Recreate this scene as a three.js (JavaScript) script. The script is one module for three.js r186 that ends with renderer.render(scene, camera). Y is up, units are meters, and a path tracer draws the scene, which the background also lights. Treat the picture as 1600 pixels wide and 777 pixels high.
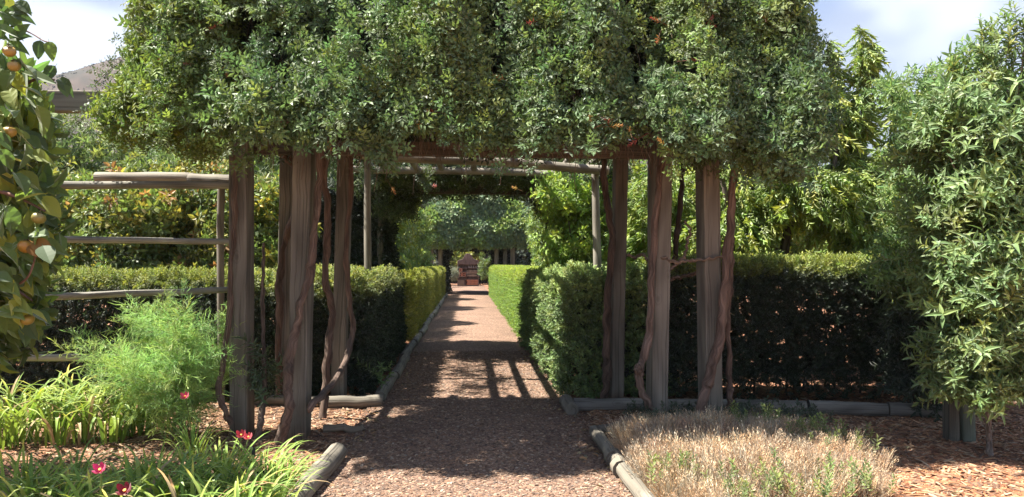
import * as THREE from 'three';
import { mergeGeometries } from 'three/addons/utils/BufferGeometryUtils.js';
import { ImprovedNoise } from 'three/addons/math/ImprovedNoise.js';

// ------------------------------------------------------------------ camera, sky, sun, exposure
const EYE = 1.55, FPX = 1155;
const camera = new THREE.PerspectiveCamera(2 * Math.atan(388.5 / FPX) * 180 / Math.PI, 1600 / 777, 0.1, 9000);
camera.position.set(0, EYE, 0);
camera.rotation.order = 'YXZ';
camera.rotation.y = -Math.atan(70 / FPX);
camera.rotation.x = Math.atan(21.5 / FPX);
camera.updateMatrixWorld(true);
const scene = new THREE.Scene();
const renderer = new THREE.WebGLRenderer({ antialias: true });
renderer.setSize(1024, 497);
renderer.toneMapping = THREE.LinearToneMapping;
renderer.toneMappingExposure = 4.0;
renderer.shadowMap.enabled = true;
const SUN = new THREE.Vector3(-0.60, 1, -0.05).normalize();

const perlin = new ImprovedNoise();
const nz = (x, y, z = 0) => perlin.noise(x + 31.7, y + 11.3, z + 5.9);
function fbm(x, y, z, o = 4) { let s = 0, a = 0.5; for (let i = 0; i < o; i++) { s += a * nz(x, y, z); x *= 2.03; y *= 2.03; z *= 2.03; a *= 0.5; } return s; }
const clamp = (x, a = 0, b = 1) => Math.min(b, Math.max(a, x));
const sstep = (a, b, x) => { const t = clamp((x - a) / (b - a)); return t * t * (3 - 2 * t); };
const mix = (a, b, t) => a + (b - a) * t;

{ // partly cloudy daylight sky: air and clouds only
  const w = 1024, h = 512, data = new Float32Array(w * h * 4);
  for (let j = 0; j < h; j++) {
    const el = ((j + 0.5) / h - 0.5) * Math.PI, y = Math.sin(el), c = Math.cos(el);
    for (let i = 0; i < w; i++) {
      const az = ((i + 0.5) / w - 0.5) * 2 * Math.PI, x = Math.cos(az) * c, z = Math.sin(az) * c;
      const u = Math.max(0, y), hz = Math.exp(-u * 5);
      let r = mix(0.03, 0.135, hz), g = mix(0.062, 0.172, hz), b = mix(0.15, 0.245, hz);
      const k = 1 / (u + 0.28);
      const n = fbm(x * k * 1.15 + 4.1, z * k * 1.15 - 2.3, 0.7, 5) + 0.48 * hz + 0.03;
      const cov = sstep(-0.02, 0.26, n);
      const body = fbm(x * k * 2.2 + 9, z * k * 2.2 + 3, 2.2, 4);
      const grey = sstep(-0.16, 0.12, body) * sstep(0.08, 0.26, y + 0.12 * body);
      const lit = mix(0.28, 0.135, grey) + 0.018 * body;
      const a = cov * 0.94;
      r = mix(r, lit * mix(0.97, 0.86, grey), a); g = mix(g, lit * mix(1.0, 0.97, grey), a); b = mix(b, lit * mix(1.06, 1.3, grey), a);
      if (y < 0) { const t = sstep(0, -0.06, y); r = mix(r, 0.08, t); g = mix(g, 0.07, t); b = mix(b, 0.05, t); }
      const o = (j * w + i) * 4; data[o] = r; data[o + 1] = g; data[o + 2] = b; data[o + 3] = 1;
    }
  }
  const t = new THREE.DataTexture(data, w, h, THREE.RGBAFormat, THREE.FloatType);
  t.mapping = THREE.EquirectangularReflectionMapping; t.magFilter = THREE.LinearFilter; t.minFilter = THREE.LinearFilter; t.needsUpdate = true;
  scene.background = t; scene.environment = t;
}
const sun = new THREE.DirectionalLight(new THREE.Color(1, 0.945, 0.84), 5);
sun.position.copy(SUN).multiplyScalar(80).add(new THREE.Vector3(0, 0, -15));
sun.target.position.set(0, 0, -15); scene.add(sun.target);
sun.castShadow = true; sun.shadow.mapSize.set(4096, 4096); sun.shadow.radius = 1;
Object.assign(sun.shadow.camera, { left: -30, right: 30, top: 40, bottom: -40, near: 1, far: 200 });
scene.add(sun);

// ------------------------------------------------------------------ helpers
function rng(seed) { let a = seed >>> 0; return () => { a |= 0; a = a + 0x6D2B79F5 | 0; let t = Math.imul(a ^ a >>> 15, 1 | a); t = t + Math.imul(t ^ t >>> 7, 61 | t) ^ t; return ((t ^ t >>> 14) >>> 0) / 4294967296; }; }
const V = (x, y, z) => new THREE.Vector3(x, y, z);
function ray(px, py) { return V((px - 800) / FPX, (388.5 - py) / FPX, -1).applyQuaternion(camera.quaternion); }
const at = (px, py, d) => { const r = ray(px, py); return r.multiplyScalar(d / -r.z).add(V(0, EYE, 0)); };   // the place d metres down the path axis
const gr = (px, py) => { const r = ray(px, py); return r.multiplyScalar(-EYE / r.y).add(V(0, EYE, 0)); };      // the place on the ground
const taken = new Map();
function numbered(n) { const k = taken.get(n) ?? 0; taken.set(n, k + 1); return k ? n + '_' + String(k).padStart(3, '0') : n; }
function tag(o, label, category, group, kind) { o.userData.label = label; if (category) o.userData.category = category; if (group) o.userData.group = group; if (kind) o.userData.kind = kind; return o; }
function thing(name, label, category, p = V(0, 0, 0), group) { const g = new THREE.Group(); g.name = numbered(name); g.position.copy(p); scene.add(g); return tag(g, label, category, group); }
function mesh(name, geo, mat, parent, kind) {
  const m = new THREE.Mesh(geo, mat); m.castShadow = m.receiveShadow = true;
  if (parent) { m.name = name; parent.add(m); } else { m.name = numbered(name); scene.add(m); }
  if (kind) m.userData.kind = kind;
  return m;
}
const dummy = new THREE.Object3D(), UP = V(0, 1, 0);
function instances(name, geo, mat, items, parent, seed = 1) { // items: [x,y,z, dx,dy,dz, scale, r,g,b], y axis of the copy along d, spun at random
  const R = rng(seed), im = new THREE.InstancedMesh(geo, mat, items.length), off = parent ? parent.position : V(0, 0, 0);
  const q = new THREE.Quaternion(), q2 = new THREE.Quaternion(), d = V(0, 0, 0), c = new THREE.Color();
  items.forEach((t, i) => {
    d.set(t[3], t[4], t[5]).normalize(); q.setFromUnitVectors(UP, d); q2.setFromAxisAngle(UP, R() * 6.283); q.multiply(q2);
    dummy.position.set(t[0] - off.x, t[1] - off.y, t[2] - off.z); dummy.quaternion.copy(q);
    if (Array.isArray(t[6])) dummy.scale.set(...t[6]); else dummy.scale.setScalar(t[6]);
    dummy.updateMatrix(); im.setMatrixAt(i, dummy.matrix); im.setColorAt(i, c.setRGB(t[7], t[8], t[9]));
  });
  im.castShadow = im.receiveShadow = true; im.userData.kind = 'stuff';
  if (parent) { im.name = name; parent.add(im); } else { im.name = numbered(name); scene.add(im); }
  return im;
}
function foliage(name, geos, mat, items, parent, seed = 1) { geos.forEach((g, k) => { const own = items.filter((_, i) => i % geos.length === k); if (own.length) instances(name, g, mat, own, parent, seed + k); }); }

// ------------------------------------------------------------------ textures and materials
const s8 = (x) => Math.round(255 * (x <= 0.0031308 ? 12.92 * Math.max(0, x) : 1.055 * Math.pow(Math.min(1, x), 1 / 2.4) - 0.055));
function texture(w, h, f, srgb) {
  const d = new Uint8Array(w * h * 4);
  for (let j = 0; j < h; j++) for (let i = 0; i < w; i++) { const c = f(i / w, j / h), o = (j * w + i) * 4; for (let k = 0; k < 3; k++) d[o + k] = srgb ? s8(c[k]) : clamp(c[k]) * 255; d[o + 3] = 255; }
  const t = new THREE.DataTexture(d, w, h); t.wrapS = t.wrapT = THREE.RepeatWrapping; t.magFilter = t.minFilter = THREE.LinearFilter; if (srgb) t.colorSpace = THREE.SRGBColorSpace; t.needsUpdate = true; return t;
}
// tileable noise on the unit square
function tn(u, v, fx, fy, seed) { const a = u * 6.28318, b = v * 6.28318; return perlin.noise(Math.cos(a) * fx / 6.283 + seed, Math.sin(a) * fx / 6.283 + Math.cos(b) * fy / 6.283 + seed * 1.7, Math.sin(b) * fy / 6.283 + seed * 0.3); }
function woodMaps(seed, base, dark, rep) {
  const grain = (u, v) => { const wv = tn(u, v, 3, 2, seed) * 0.05; return 0.5 + 0.35 * tn(u + wv, v, 60, 3, seed + 1) + 0.3 * tn(u + wv, v, 150, 7, seed + 2) + 0.25 * tn(u, v, 14, 2, seed + 3); };
  const knots = Array.from({ length: 6 }, (_, i) => [(0.13 + i * 0.171) % 1, (0.07 + i * 0.3819) % 1]), knot = (u, v) => { let k = 0; for (const [a, b] of knots) { const du = Math.abs(u - a), dv = Math.abs(v - b) * (rep[1] / rep[0]) * 0.55, r = Math.hypot(Math.min(du, 1 - du), dv) * rep[0]; k = Math.max(k, sstep(0.024, 0.006, r) * 0.9, 0.5 * sstep(0.008, 0, Math.abs(r - 0.03))); } return k; };
  const crack = (u, v) => Math.max(knot(u, v) * 0.8, sstep(0.26, 0.33, tn(u + tn(u, v, 3, 2, seed) * 0.05, v, 52, 2.6, seed + 9)));
  const map = texture(256, 512, (u, v) => { const g = clamp(grain(u, v)), st = 0.8 + 0.5 * tn(u, v, 6, 5, seed + 5), k = 1 - 0.36 * crack(u, v); return [0, 1, 2].map((i) => mix(dark[i], base[i], g) * st * k); }, true);
  const bump = texture(256, 512, (u, v) => { const g = clamp(grain(u, v)) * 0.5 + 0.5 - 0.5 * crack(u, v); return [g, g, g]; });
  for (const t of [map, bump]) t.repeat.set(1 / rep[0], 1 / rep[1]);
  return { map, bumpMap: bump };
}
const std = (o) => new THREE.MeshStandardMaterial(o);
const WOOD = std({ ...woodMaps(3, [0.27, 0.252, 0.212], [0.165, 0.15, 0.123], [0.62, 2.3]), roughness: 0.92, bumpScale: 0.0035, vertexColors: true });
const POLE = std({ ...woodMaps(17, [0.33, 0.305, 0.26], [0.24, 0.22, 0.185], [0.5, 1.7]), roughness: 0.9, bumpScale: 0.003, vertexColors: true });
const BARK = std({ ...woodMaps(29, [0.27, 0.2, 0.16], [0.12, 0.086, 0.07], [0.25, 0.9]), roughness: 0.95, bumpScale: 0.011, vertexColors: true });

function chipCanvas(size, n, pal, seed, long) { // a layer of stones or chips drawn one over the other
  const R = rng(seed), c = document.createElement('canvas'), hgt = document.createElement('canvas'); c.width = c.height = hgt.width = hgt.height = size;
  const g = c.getContext('2d'), q = hgt.getContext('2d');
  g.fillStyle = pal[0]; g.fillRect(0, 0, size, size); q.fillStyle = '#000'; q.fillRect(0, 0, size, size);
  for (let i = 0; i < n; i++) {
    const x = R() * size, y = R() * size, r = (0.5 + 1.6 * R() * R()) * long[0] * size / 1024, l = r * (1 + R() * long[1]), a = R() * 6.28, col = pal[1 + Math.floor(R() * (pal.length - 1))], hh = Math.floor(60 + 195 * i / n * (0.6 + 0.4 * R()));
    for (const ox of [-size, 0, size]) for (const oy of [-size, 0, size]) {
      if (x + ox < -60 || x + ox > size + 60 || y + oy < -60 || y + oy > size + 60) continue;
      for (const [k, st] of [[g, col], [q, 'rgb(' + hh + ',' + hh + ',' + hh + ')']]) { k.save(); k.translate(x + ox, y + oy); k.rotate(a); k.beginPath(); k.ellipse(0, 0, l, r, 0, 0, 6.2832); k.fillStyle = st; k.fill(); k.restore(); }
    }
  }
  const map = new THREE.CanvasTexture(c), bump = new THREE.CanvasTexture(hgt);
  map.colorSpace = THREE.SRGBColorSpace; for (const t of [map, bump]) { t.wrapS = t.wrapT = THREE.RepeatWrapping; t.magFilter = THREE.LinearFilter; }
  return { map, bumpMap: bump };
}
const PATHPAL = ['#655047', '#866b5d', '#765f53', '#96796a', '#7e665a', '#675147', '#a8907e', '#8b6f60', '#6f594e', '#80695f'];
const MULCHPAL = ['#6a4632', '#9a6f52', '#84593f', '#b08668', '#8d6a55', '#a3775a', '#6d4a38', '#b99a80', '#94664a', '#7a5646'];
const GRAVEL = std({ ...chipCanvas(1024, 9000, PATHPAL, 5, [6, 0.7]), roughness: 0.97, bumpScale: 0.008, vertexColors: true });
const MULCH = std({ ...chipCanvas(1024, 7000, MULCHPAL, 6, [5, 5]), roughness: 0.97, bumpScale: 0.012, vertexColors: true });
const CHIP = std({ color: 0xffffff, roughness: 0.95, vertexColors: true, flatShading: true });

const leafMat = (tr = 0.35, coat = 0.5, cr = 0.38) => new THREE.MeshPhysicalMaterial({ color: 0xffffff, vertexColors: true, roughness: 0.95, transmission: tr, thickness: 0, clearcoat: coat, clearcoatRoughness: cr, side: THREE.DoubleSide });
const LEAF = leafMat(0.5, 0.34, 0.34), HEDGE = leafMat(0.45, 0.1, 0.35), SOFT = leafMat(0.55, 0.12, 0.5), DRY = leafMat(0.2, 0, 0.6);

// ------------------------------------------------------------------ geometry builders
class Leaves { // collects leaf blades and twigs as triangles with a colour each
  constructor() { this.p = []; this.c = []; }
  tri(a, b, c, col) { for (const v of [a, b, c]) { this.p.push(v.x, v.y, v.z); this.c.push(...col); } }
  leaf(p, d, n, len, wid, col, o = {}) {
    d = d.clone().normalize(); const s = V(0, 0, 0).crossVectors(d, n).normalize(), up = V(0, 0, 0).crossVectors(s, d).normalize();
    const fold = o.fold ?? 0.3, curl = o.curl ?? 0.2, at2 = (t, w, f) => p.clone().addScaledVector(d, len * t).addScaledVector(s, wid * w).addScaledVector(up, len * (-curl * t * t) + wid * f);
    if (!o.fine) { const b = at2(0, 0, 0), l = at2(0.45, -0.5, fold), r = at2(0.45, 0.5, fold), m = at2(0.45, 0, 0), t = at2(1, 0, 0); this.tri(b, m, l, col); this.tri(b, r, m, col); this.tri(l, m, t, col); this.tri(m, r, t, col); return; }
    const ts = o.ts ?? [0, 0.16, 0.42, 0.72, 1], ws = o.ws ?? [0.04, 0.34, 0.5, 0.34, 0], tw = o.wave ?? 0;
    for (let i = 0; i < ts.length - 1; i++) {
      const A = [at2(ts[i], -ws[i], fold * ws[i] * 2 + tw * Math.sin(i * 2.1)), at2(ts[i], 0, 0), at2(ts[i], ws[i], fold * ws[i] * 2 - tw * Math.cos(i * 1.7))], B = [at2(ts[i + 1], -ws[i + 1], fold * ws[i + 1] * 2 + tw * Math.sin((i + 1) * 2.1)), at2(ts[i + 1], 0, 0), at2(ts[i + 1], ws[i + 1], fold * ws[i + 1] * 2 - tw * Math.cos((i + 1) * 1.7))];
      for (let k = 0; k < 2; k++) { this.tri(A[k], A[k + 1], B[k + 1], col); if (ws[i + 1] > 0) this.tri(A[k], B[k + 1], B[k], col); }
    }
  }
  twig(a, b, r, col) { const d = b.clone().sub(a).normalize(), s = V(0, 0, 0).crossVectors(d, Math.abs(d.y) > 0.9 ? V(1, 0, 0) : UP).normalize(), u = V(0, 0, 0).crossVectors(s, d); const k = [s.clone(), s.clone().multiplyScalar(-0.5).addScaledVector(u, 0.87), s.clone().multiplyScalar(-0.5).addScaledVector(u, -0.87)]; for (let i = 0; i < 3; i++) { const p = k[i].clone().multiplyScalar(r), q = k[(i + 1) % 3].clone().multiplyScalar(r); const A = a.clone().add(p), B = a.clone().add(q), C = b.clone().addScaledVector(q, 0.5), D = b.clone().addScaledVector(p, 0.5); this.tri(A, B, C, col); this.tri(A, C, D, col); } }
  geo() { const g = new THREE.BufferGeometry(); g.setAttribute('position', new THREE.Float32BufferAttribute(this.p, 3)); g.setAttribute('color', new THREE.Float32BufferAttribute(this.c, 3)); g.computeVertexNormals(); return g; }
}
const rv = (R, s = 1) => V((R() * 2 - 1) * s, (R() * 2 - 1) * s, (R() * 2 - 1) * s);
const vary = (c, R, a = 0.25) => { const k = 1 + (R() * 2 - 1) * a, h = (R() * 2 - 1) * a * 0.4; return [c[0] * k * (1 + h), c[1] * k, c[2] * k * (1 - h)]; };

// sprigs: grow along +y from the origin
function sprigPinnate(seed) { const R = rng(seed), L = new Leaves(); L.twig(V(0, 0, 0), V(0, 0.17, 0), 0.0025, [0.09, 0.08, 0.035]);
  for (let n = 0; n < 6; n++) { const a = n * 2.4 + R(), y = 0.03 + n * 0.026, d = V(Math.cos(a), 0.55 + R() * 0.5, Math.sin(a)).normalize(), p = V(0, y, 0), len = 0.075 + R() * 0.03, s = V(0, 0, 0).crossVectors(d, UP).normalize();
    const up = V(0, 0, 0).crossVectors(s, d), cc = vary([1, 1, 1], R, 0.3);
    for (let k = 0; k < 5; k++) { const t = k === 4 ? 1 : 0.4 + 0.32 * (k >> 1), q = p.clone().addScaledVector(d, len * t), side = k === 4 ? 0 : (k & 1 ? 1 : -1); L.leaf(q, d.clone().multiplyScalar(k === 4 ? 1 : 0.5).addScaledVector(s, side).add(rv(R, 0.25)), up.clone().add(rv(R, 0.35)), 0.04 + R() * 0.016, 0.023 + R() * 0.007, cc, { fold: 0.25, curl: 0.25 }); } }
  return L.geo(); }
function sprigSmall(seed, n = 20, ll = 0.032) { const R = rng(seed), L = new Leaves(); L.twig(V(0, 0, 0), V(0, 0.13, 0), 0.002, [0.5, 0.4, 0.25]);
  for (let i = 0; i < n; i++) { const a = i * 2.4 + R() * 0.6, y = 0.012 + 0.12 * i / n, t = i / n; L.leaf(V(Math.cos(a) * 0.006, y, Math.sin(a) * 0.006), V(Math.cos(a), 0.35 + t * 1.1 + (R() - 0.5) * 0.5, Math.sin(a)), V(-Math.cos(a) * 0.6, 1, -Math.sin(a) * 0.6).add(rv(R, 0.35)), ll * (0.75 + R() * 0.6), ll * 0.55 * (0.8 + R() * 0.4), vary([1, 1, 1], R, 0.28), { fold: 0.22, curl: 0.15 }); }
  return L.geo(); }
function sprigLance(seed, n = 13, ll = 0.12, droop = 0.6, fwd = 0) { const R = rng(seed), L = new Leaves(); L.twig(V(0, 0, 0), V(0, 0.26, 0), 0.003, [0.7, 0.5, 0.3]);
  for (let i = 0; i < n; i++) { const a = i * 2.4 + R() * 0.7, t = i / n, y = 0.02 + 0.24 * t; L.leaf(V(0, y, 0), V(Math.cos(a), fwd + 0.5 + t * 0.7 + (R() - 0.5) * 0.6, Math.sin(a)), V(-Math.cos(a) * 0.4, 1, -Math.sin(a) * 0.4).add(rv(R, 0.3)), ll * (0.65 + R() * 0.55), ll * 0.25 * (0.8 + R() * 0.4), vary([1, 1, 1], R, 0.25), { fine: true, ts: [0, 0.3, 0.65, 1], ws: [0.05, 0.5, 0.4, 0], fold: 0.28, curl: droop * (0.5 + R()) }); }
  return L.geo(); }
function sprigBroad(seed, n = 11, ll = 0.075) { const R = rng(seed), L = new Leaves(); L.twig(V(0, 0, 0), V(0, 0.2, 0), 0.003, [0.6, 0.45, 0.3]);
  for (let i = 0; i < n; i++) { const a = i * 2.4 + R() * 0.8, t = i / n, y = 0.02 + 0.18 * t; L.leaf(V(Math.cos(a) * 0.02, y, Math.sin(a) * 0.02), V(Math.cos(a), 0.2 + t * 0.8 + (R() - 0.5) * 0.8, Math.sin(a)), V(-Math.cos(a) * 0.4, 1, -Math.sin(a) * 0.4).add(rv(R, 0.5)), ll * (0.7 + R() * 0.6), ll * 0.58 * (0.8 + R() * 0.4), vary([1, 1, 1], R, 0.25), { fine: true, ts: [0, 0.3, 0.7, 1], ws: [0.05, 0.48, 0.36, 0], fold: 0.25, curl: 0.3 * R() + 0.1 }); }
  return L.geo(); }
function sprigFeather(seed) { const R = rng(seed), L = new Leaves(); L.twig(V(0, 0, 0), V(0, 0.22, 0), 0.0018, [0.8, 0.9, 0.6]);
  for (let i = 0; i < 10; i++) { const a = R() * 6.28, y = 0.03 + 0.019 * i, d = V(Math.cos(a), 0.7 + R() * 0.5, Math.sin(a)).normalize(), e = V(0, y, 0).addScaledVector(d, 0.06 + R() * 0.05), cc = vary([1, 1, 1], R, 0.25); L.leaf(V(0, y, 0), d, rv(R).add(UP), 0.1, 0.005, cc);
    for (let k = 0; k < 5; k++) { const t = 0.3 + 0.16 * k; L.leaf(V(0, y, 0).lerp(e, t), d.clone().add(rv(R, 0.9)), rv(R), 0.04 + R() * 0.022, 0.0046, cc, { curl: 0.1 }); } }
  return L.geo(); }
function tuftDry(seed) { const R = rng(seed), L = new Leaves();
  for (let i = 0; i < 16; i++) { const a = R() * 6.28, ln = 0.16 + R() * 0.16, d = V(Math.cos(a) * 0.35 * R(), 1, Math.sin(a) * 0.35 * R()), c = vary([1, 1, 1], R, 0.35), p = V((R() - 0.5) * 0.07, 0, (R() - 0.5) * 0.07); L.leaf(p, d, V(Math.sin(a), 0.2, Math.cos(a)), ln, 0.004 + R() * 0.003, c, { curl: 0.1 }); const e = p.clone().addScaledVector(d.normalize(), ln * 0.85); for (let k = 0; k < 4; k++) L.leaf(e.clone().addScaledVector(d, -k * 0.016), d.clone().add(rv(R, 0.7)), rv(R), 0.024, 0.006, vary([1.05, 0.95, 0.9], R, 0.3)); }
  return L.geo(); }

// a bar swept along points; prof(t) gives its outline, round or squared; uv in metres
const ring = (r, n, f) => Array.from({ length: n }, (_, i) => { const a = i / n * 6.28319; return [Math.cos(a) * r * (f ? f(a) : 1), Math.sin(a) * r * (f ? f(a) : 1)]; });
function rect(w, d, b) { const o = []; for (const [sx, sy] of [[1, 1], [-1, 1], [-1, -1], [1, -1]]) { const X = sx * (w / 2), Y = sy * (d / 2), p = [[X, Y - sy * b], [X - sx * b * 0.3, Y - sy * b * 0.3], [X - sx * b, Y]]; if (sx * sy < 0) p.reverse(); o.push(...p); } return o; }
function sweep(pts, prof, o = {}) {
  const n = pts.length, P = [], U = [], C = [], I = [], tint = o.tint ?? [1, 1, 1]; let len = 0;
  const T = pts.map((p, i) => (pts[Math.min(n - 1, i + 1)].clone().sub(pts[Math.max(0, i - 1)])).normalize());
  let N = (o.ref ?? (Math.abs(T[0].y) > 0.7 ? V(1, 0, 0) : UP)).clone(); let m = 0;
  for (let i = 0; i < n; i++) {
    N.addScaledVector(T[i], -N.dot(T[i])).normalize(); const B = V(0, 0, 0).crossVectors(T[i], N), q = prof(i / (n - 1), i); m = q.length; if (i) len += pts[i].distanceTo(pts[i - 1]);
    let per = 0;
    for (let k = 0; k <= m; k++) { const e = q[k % m]; if (k) { const f = q[k - 1]; per += Math.hypot(e[0] - f[0], e[1] - f[1]); } const v = pts[i].clone().addScaledVector(N, e[0]).addScaledVector(B, e[1]); P.push(v.x, v.y, v.z); U.push(per + (o.uo ?? 0), len + (o.vo ?? 0)); C.push(...(o.foot && i < 2 ? tint.map((c, j) => c * [0.8, 0.62, 0.52][j]) : tint)); }
  }
  for (let i = 0; i < n - 1; i++) for (let k = 0; k < m; k++) { const a = i * (m + 1) + k, b = a + 1, c = a + m + 1, d = c + 1; I.push(a, b, c, b, d, c); }
  for (const end of [0, n - 1]) { const s = P.length / 3, c = pts[end]; P.push(c.x, c.y, c.z); U.push(0.1 + (o.uo ?? 0), 0.1); C.push(...tint.map((x) => x * 0.8)); for (let k = 0; k <= m; k++) { const j = (end * (m + 1) + k) * 3; P.push(P[j], P[j + 1], P[j + 2]); U.push(0.1 + k * 0.01 + (o.uo ?? 0), 0.14); C.push(...tint.map((x) => x * 0.9)); } for (let k = 0; k < m; k++) end ? I.push(s, s + 1 + k, s + 2 + k) : I.push(s, s + 2 + k, s + 1 + k); }
  const g = new THREE.BufferGeometry(); g.setAttribute('position', new THREE.Float32BufferAttribute(P, 3)); g.setAttribute('uv', new THREE.Float32BufferAttribute(U, 2)); g.setAttribute('color', new THREE.Float32BufferAttribute(C, 3)); g.setIndex(I); g.computeVertexNormals(); return g;
}
function line(a, b, n, wob = 0, seed = 0) { return Array.from({ length: n + 1 }, (_, i) => { const t = i / n, p = a.clone().lerp(b, t); if (wob) p.add(V(nz(t * 3, seed, 1), nz(t * 3, seed, 7), nz(t * 3, seed, 13)).multiplyScalar(wob)); return p; }); }
function spline(ctrl, n) { return new THREE.CatmullRomCurve3(ctrl).getPoints(n); }
const loc = (pts, parent) => pts.map((p) => p.clone().sub(parent.position));
let uvShift = 0;
function timber(a, b, w, d, o = {}) { uvShift += 0.37; const s = uvShift; return sweep(line(a, b, o.n ?? 10, (o.wob ?? 0.02) * 0.4, s), (t, i) => rect(w * (1 + 0.03 * nz(i * 0.7, s)), d * (1 + 0.03 * nz(i * 0.7, s + 3)), 0.012).map(([x, y]) => [x + 0.004 * nz(i * 0.9, x * 30, s), y + 0.004 * nz(i * 0.9, y * 30, s + 9)]), { tint: o.tint, ref: o.ref, uo: s, vo: s * 3, foot: o.foot }); }
function pole(a, b, r, o = {}) { uvShift += 0.37; const s = uvShift; return sweep(line(a, b, o.n ?? 10, (o.wob ?? 0.05) * 0.45, s), (t, i) => ring(r * (1 + (o.taper ?? -0.12) * t) * (1 + 0.08 * nz(i * 0.6, s)), 10, (k) => 1 + 0.06 * nz(Math.cos(k) * 2, Math.sin(k) * 2, i * 0.35 + s)), { tint: o.tint, uo: s, vo: s * 3 }); }
function stem(ctrl, r0, r1, o = {}) { uvShift += 0.37; const s = uvShift, n = o.n ?? 64, pts = spline(ctrl, n).map((p, i) => p.add(V(nz(i * 0.3, s, 21), nz(i * 0.3, s, 31), nz(i * 0.3, s, 41)).multiplyScalar(n > 40 ? 0.022 : 0))); return sweep(pts, (t, i) => ring(0.64 * mix(r0, r1, t) * (1 + 0.3 * nz(i * 0.34, s, 2) + 0.14 * nz(i * 0.9, s, 8)), 10, (k) => 1 + 0.3 * nz(Math.cos(k) * 1.5, Math.sin(k) * 1.5, i * 0.18 + s) + 0.2 * nz(Math.cos(k) * 3, Math.sin(k) * 3, i * 0.5 + s)), { tint: o.tint, uo: s, vo: s * 3 }); }

// sprig shapes shared by many plants
const S_PIN = [sprigPinnate(11), sprigPinnate(12), sprigPinnate(13)], S_SMALL = [sprigSmall(21), sprigSmall(22)], S_LANCE = [sprigLance(31), sprigLance(32)], S_BROAD = [sprigBroad(41), sprigBroad(42)];
const S_UPLANCE = [sprigLance(33, 13, 0.09, 0.25), sprigLance(34, 15, 0.085, 0.3)], S_FEATHER = [sprigFeather(51), sprigFeather(52)], S_TUFT = [tuftDry(61), tuftDry(62), tuftDry(63)];
const S_FAR = [sprigBroad(43, 14, 0.1), sprigBroad(44, 14, 0.1)];

// ------------------------------------------------------------------ ground, path, hills
const PATH_L = -1.02, PATH_R = 1.12;
const lie = (x, z) => 0.03 * nz(x * 0.7, z * 0.7) + 0.014 * nz(x * 3.1, z * 3.1, 4) - 0.045 * sstep(0.35, -0.1, Math.max(PATH_L - x, x - PATH_R)); // the beds' surface, sunk under the path
function sheet(name, x0, x1, z0, z1, step, fy, mat, uvs, tint, label) {
  const nx = Math.round((x1 - x0) / step), nzz = Math.round((z1 - z0) / step), P = [], U = [], C = [], I = [];
  for (let j = 0; j <= nzz; j++) for (let i = 0; i <= nx; i++) { const x = x0 + (x1 - x0) * i / nx, z = z0 + (z1 - z0) * j / nzz; P.push(x, fy(x, z), z); U.push((x + 0.15 * nz(x * 0.8, z * 0.8, 8)) / uvs, (z + 0.15 * nz(x * 0.8, z * 0.8, 2)) / uvs); C.push(...tint(x, z)); if (i < nx && j < nzz) { const a = j * (nx + 1) + i; I.push(a, a + nx + 1, a + 1, a + 1, a + nx + 1, a + nx + 2); } }
  const g = new THREE.BufferGeometry(); g.setAttribute('position', new THREE.Float32BufferAttribute(P, 3)); g.setAttribute('uv', new THREE.Float32BufferAttribute(U, 2)); g.setAttribute('color', new THREE.Float32BufferAttribute(C, 3)); g.setIndex(I); g.computeVertexNormals();
  return tag(mesh(name, g, mat, null, 'structure'), label);
}
const patch = (x, z, a = 0.25) => 1 + a * (fbm(x * 0.9, z * 0.9, 1, 3) + 0.6 * fbm(x * 4, z * 4, 2, 2));
sheet('ground', -4000, 4000, -4000, 4000, 200, () => -0.12, MULCH, 2.6, () => [0.8, 0.75, 0.65], 'dry brown garden soil stretching out beyond the hedges');
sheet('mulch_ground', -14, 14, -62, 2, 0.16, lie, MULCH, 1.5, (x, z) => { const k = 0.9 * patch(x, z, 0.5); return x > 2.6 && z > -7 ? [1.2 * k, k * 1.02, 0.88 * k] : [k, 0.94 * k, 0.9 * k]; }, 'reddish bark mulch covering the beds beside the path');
const pathLie = (x, z) => 0.012 + 0.014 * nz(x * 1.3, z * 0.6, 3) - 0.02 * Math.pow((x - 0.05) / 1.1, 2);
sheet('garden_path', PATH_L, PATH_R, -49, 0, 0.09, pathLie, GRAVEL, 1.25, (x, z) => { const k = (1.0 + 0.1 * Math.cos((x - 0.05) * 3.2)) * patch(x * 1.3, z, 0.4); return [k * 1.02, 0.98 * k, 0.88 * k]; }, 'straight path of fine red brown gravel between the hedges');
const CHIPGEO = (() => { const g = new THREE.IcosahedronGeometry(1, 0), p = g.attributes.position; for (let i = 0; i < p.count; i++) { const k = 1 + 0.35 * nz(p.getX(i) * 2, p.getY(i) * 2, p.getZ(i) * 2); p.setXYZ(i, p.getX(i) * k, p.getY(i) * 0.45 * k, p.getZ(i) * 0.8 * k); } g.deleteAttribute('uv'); g.computeVertexNormals(); g.setAttribute('color', new THREE.Float32BufferAttribute(new Float32Array(p.count * 3).fill(1), 3)); return g; })();
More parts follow.
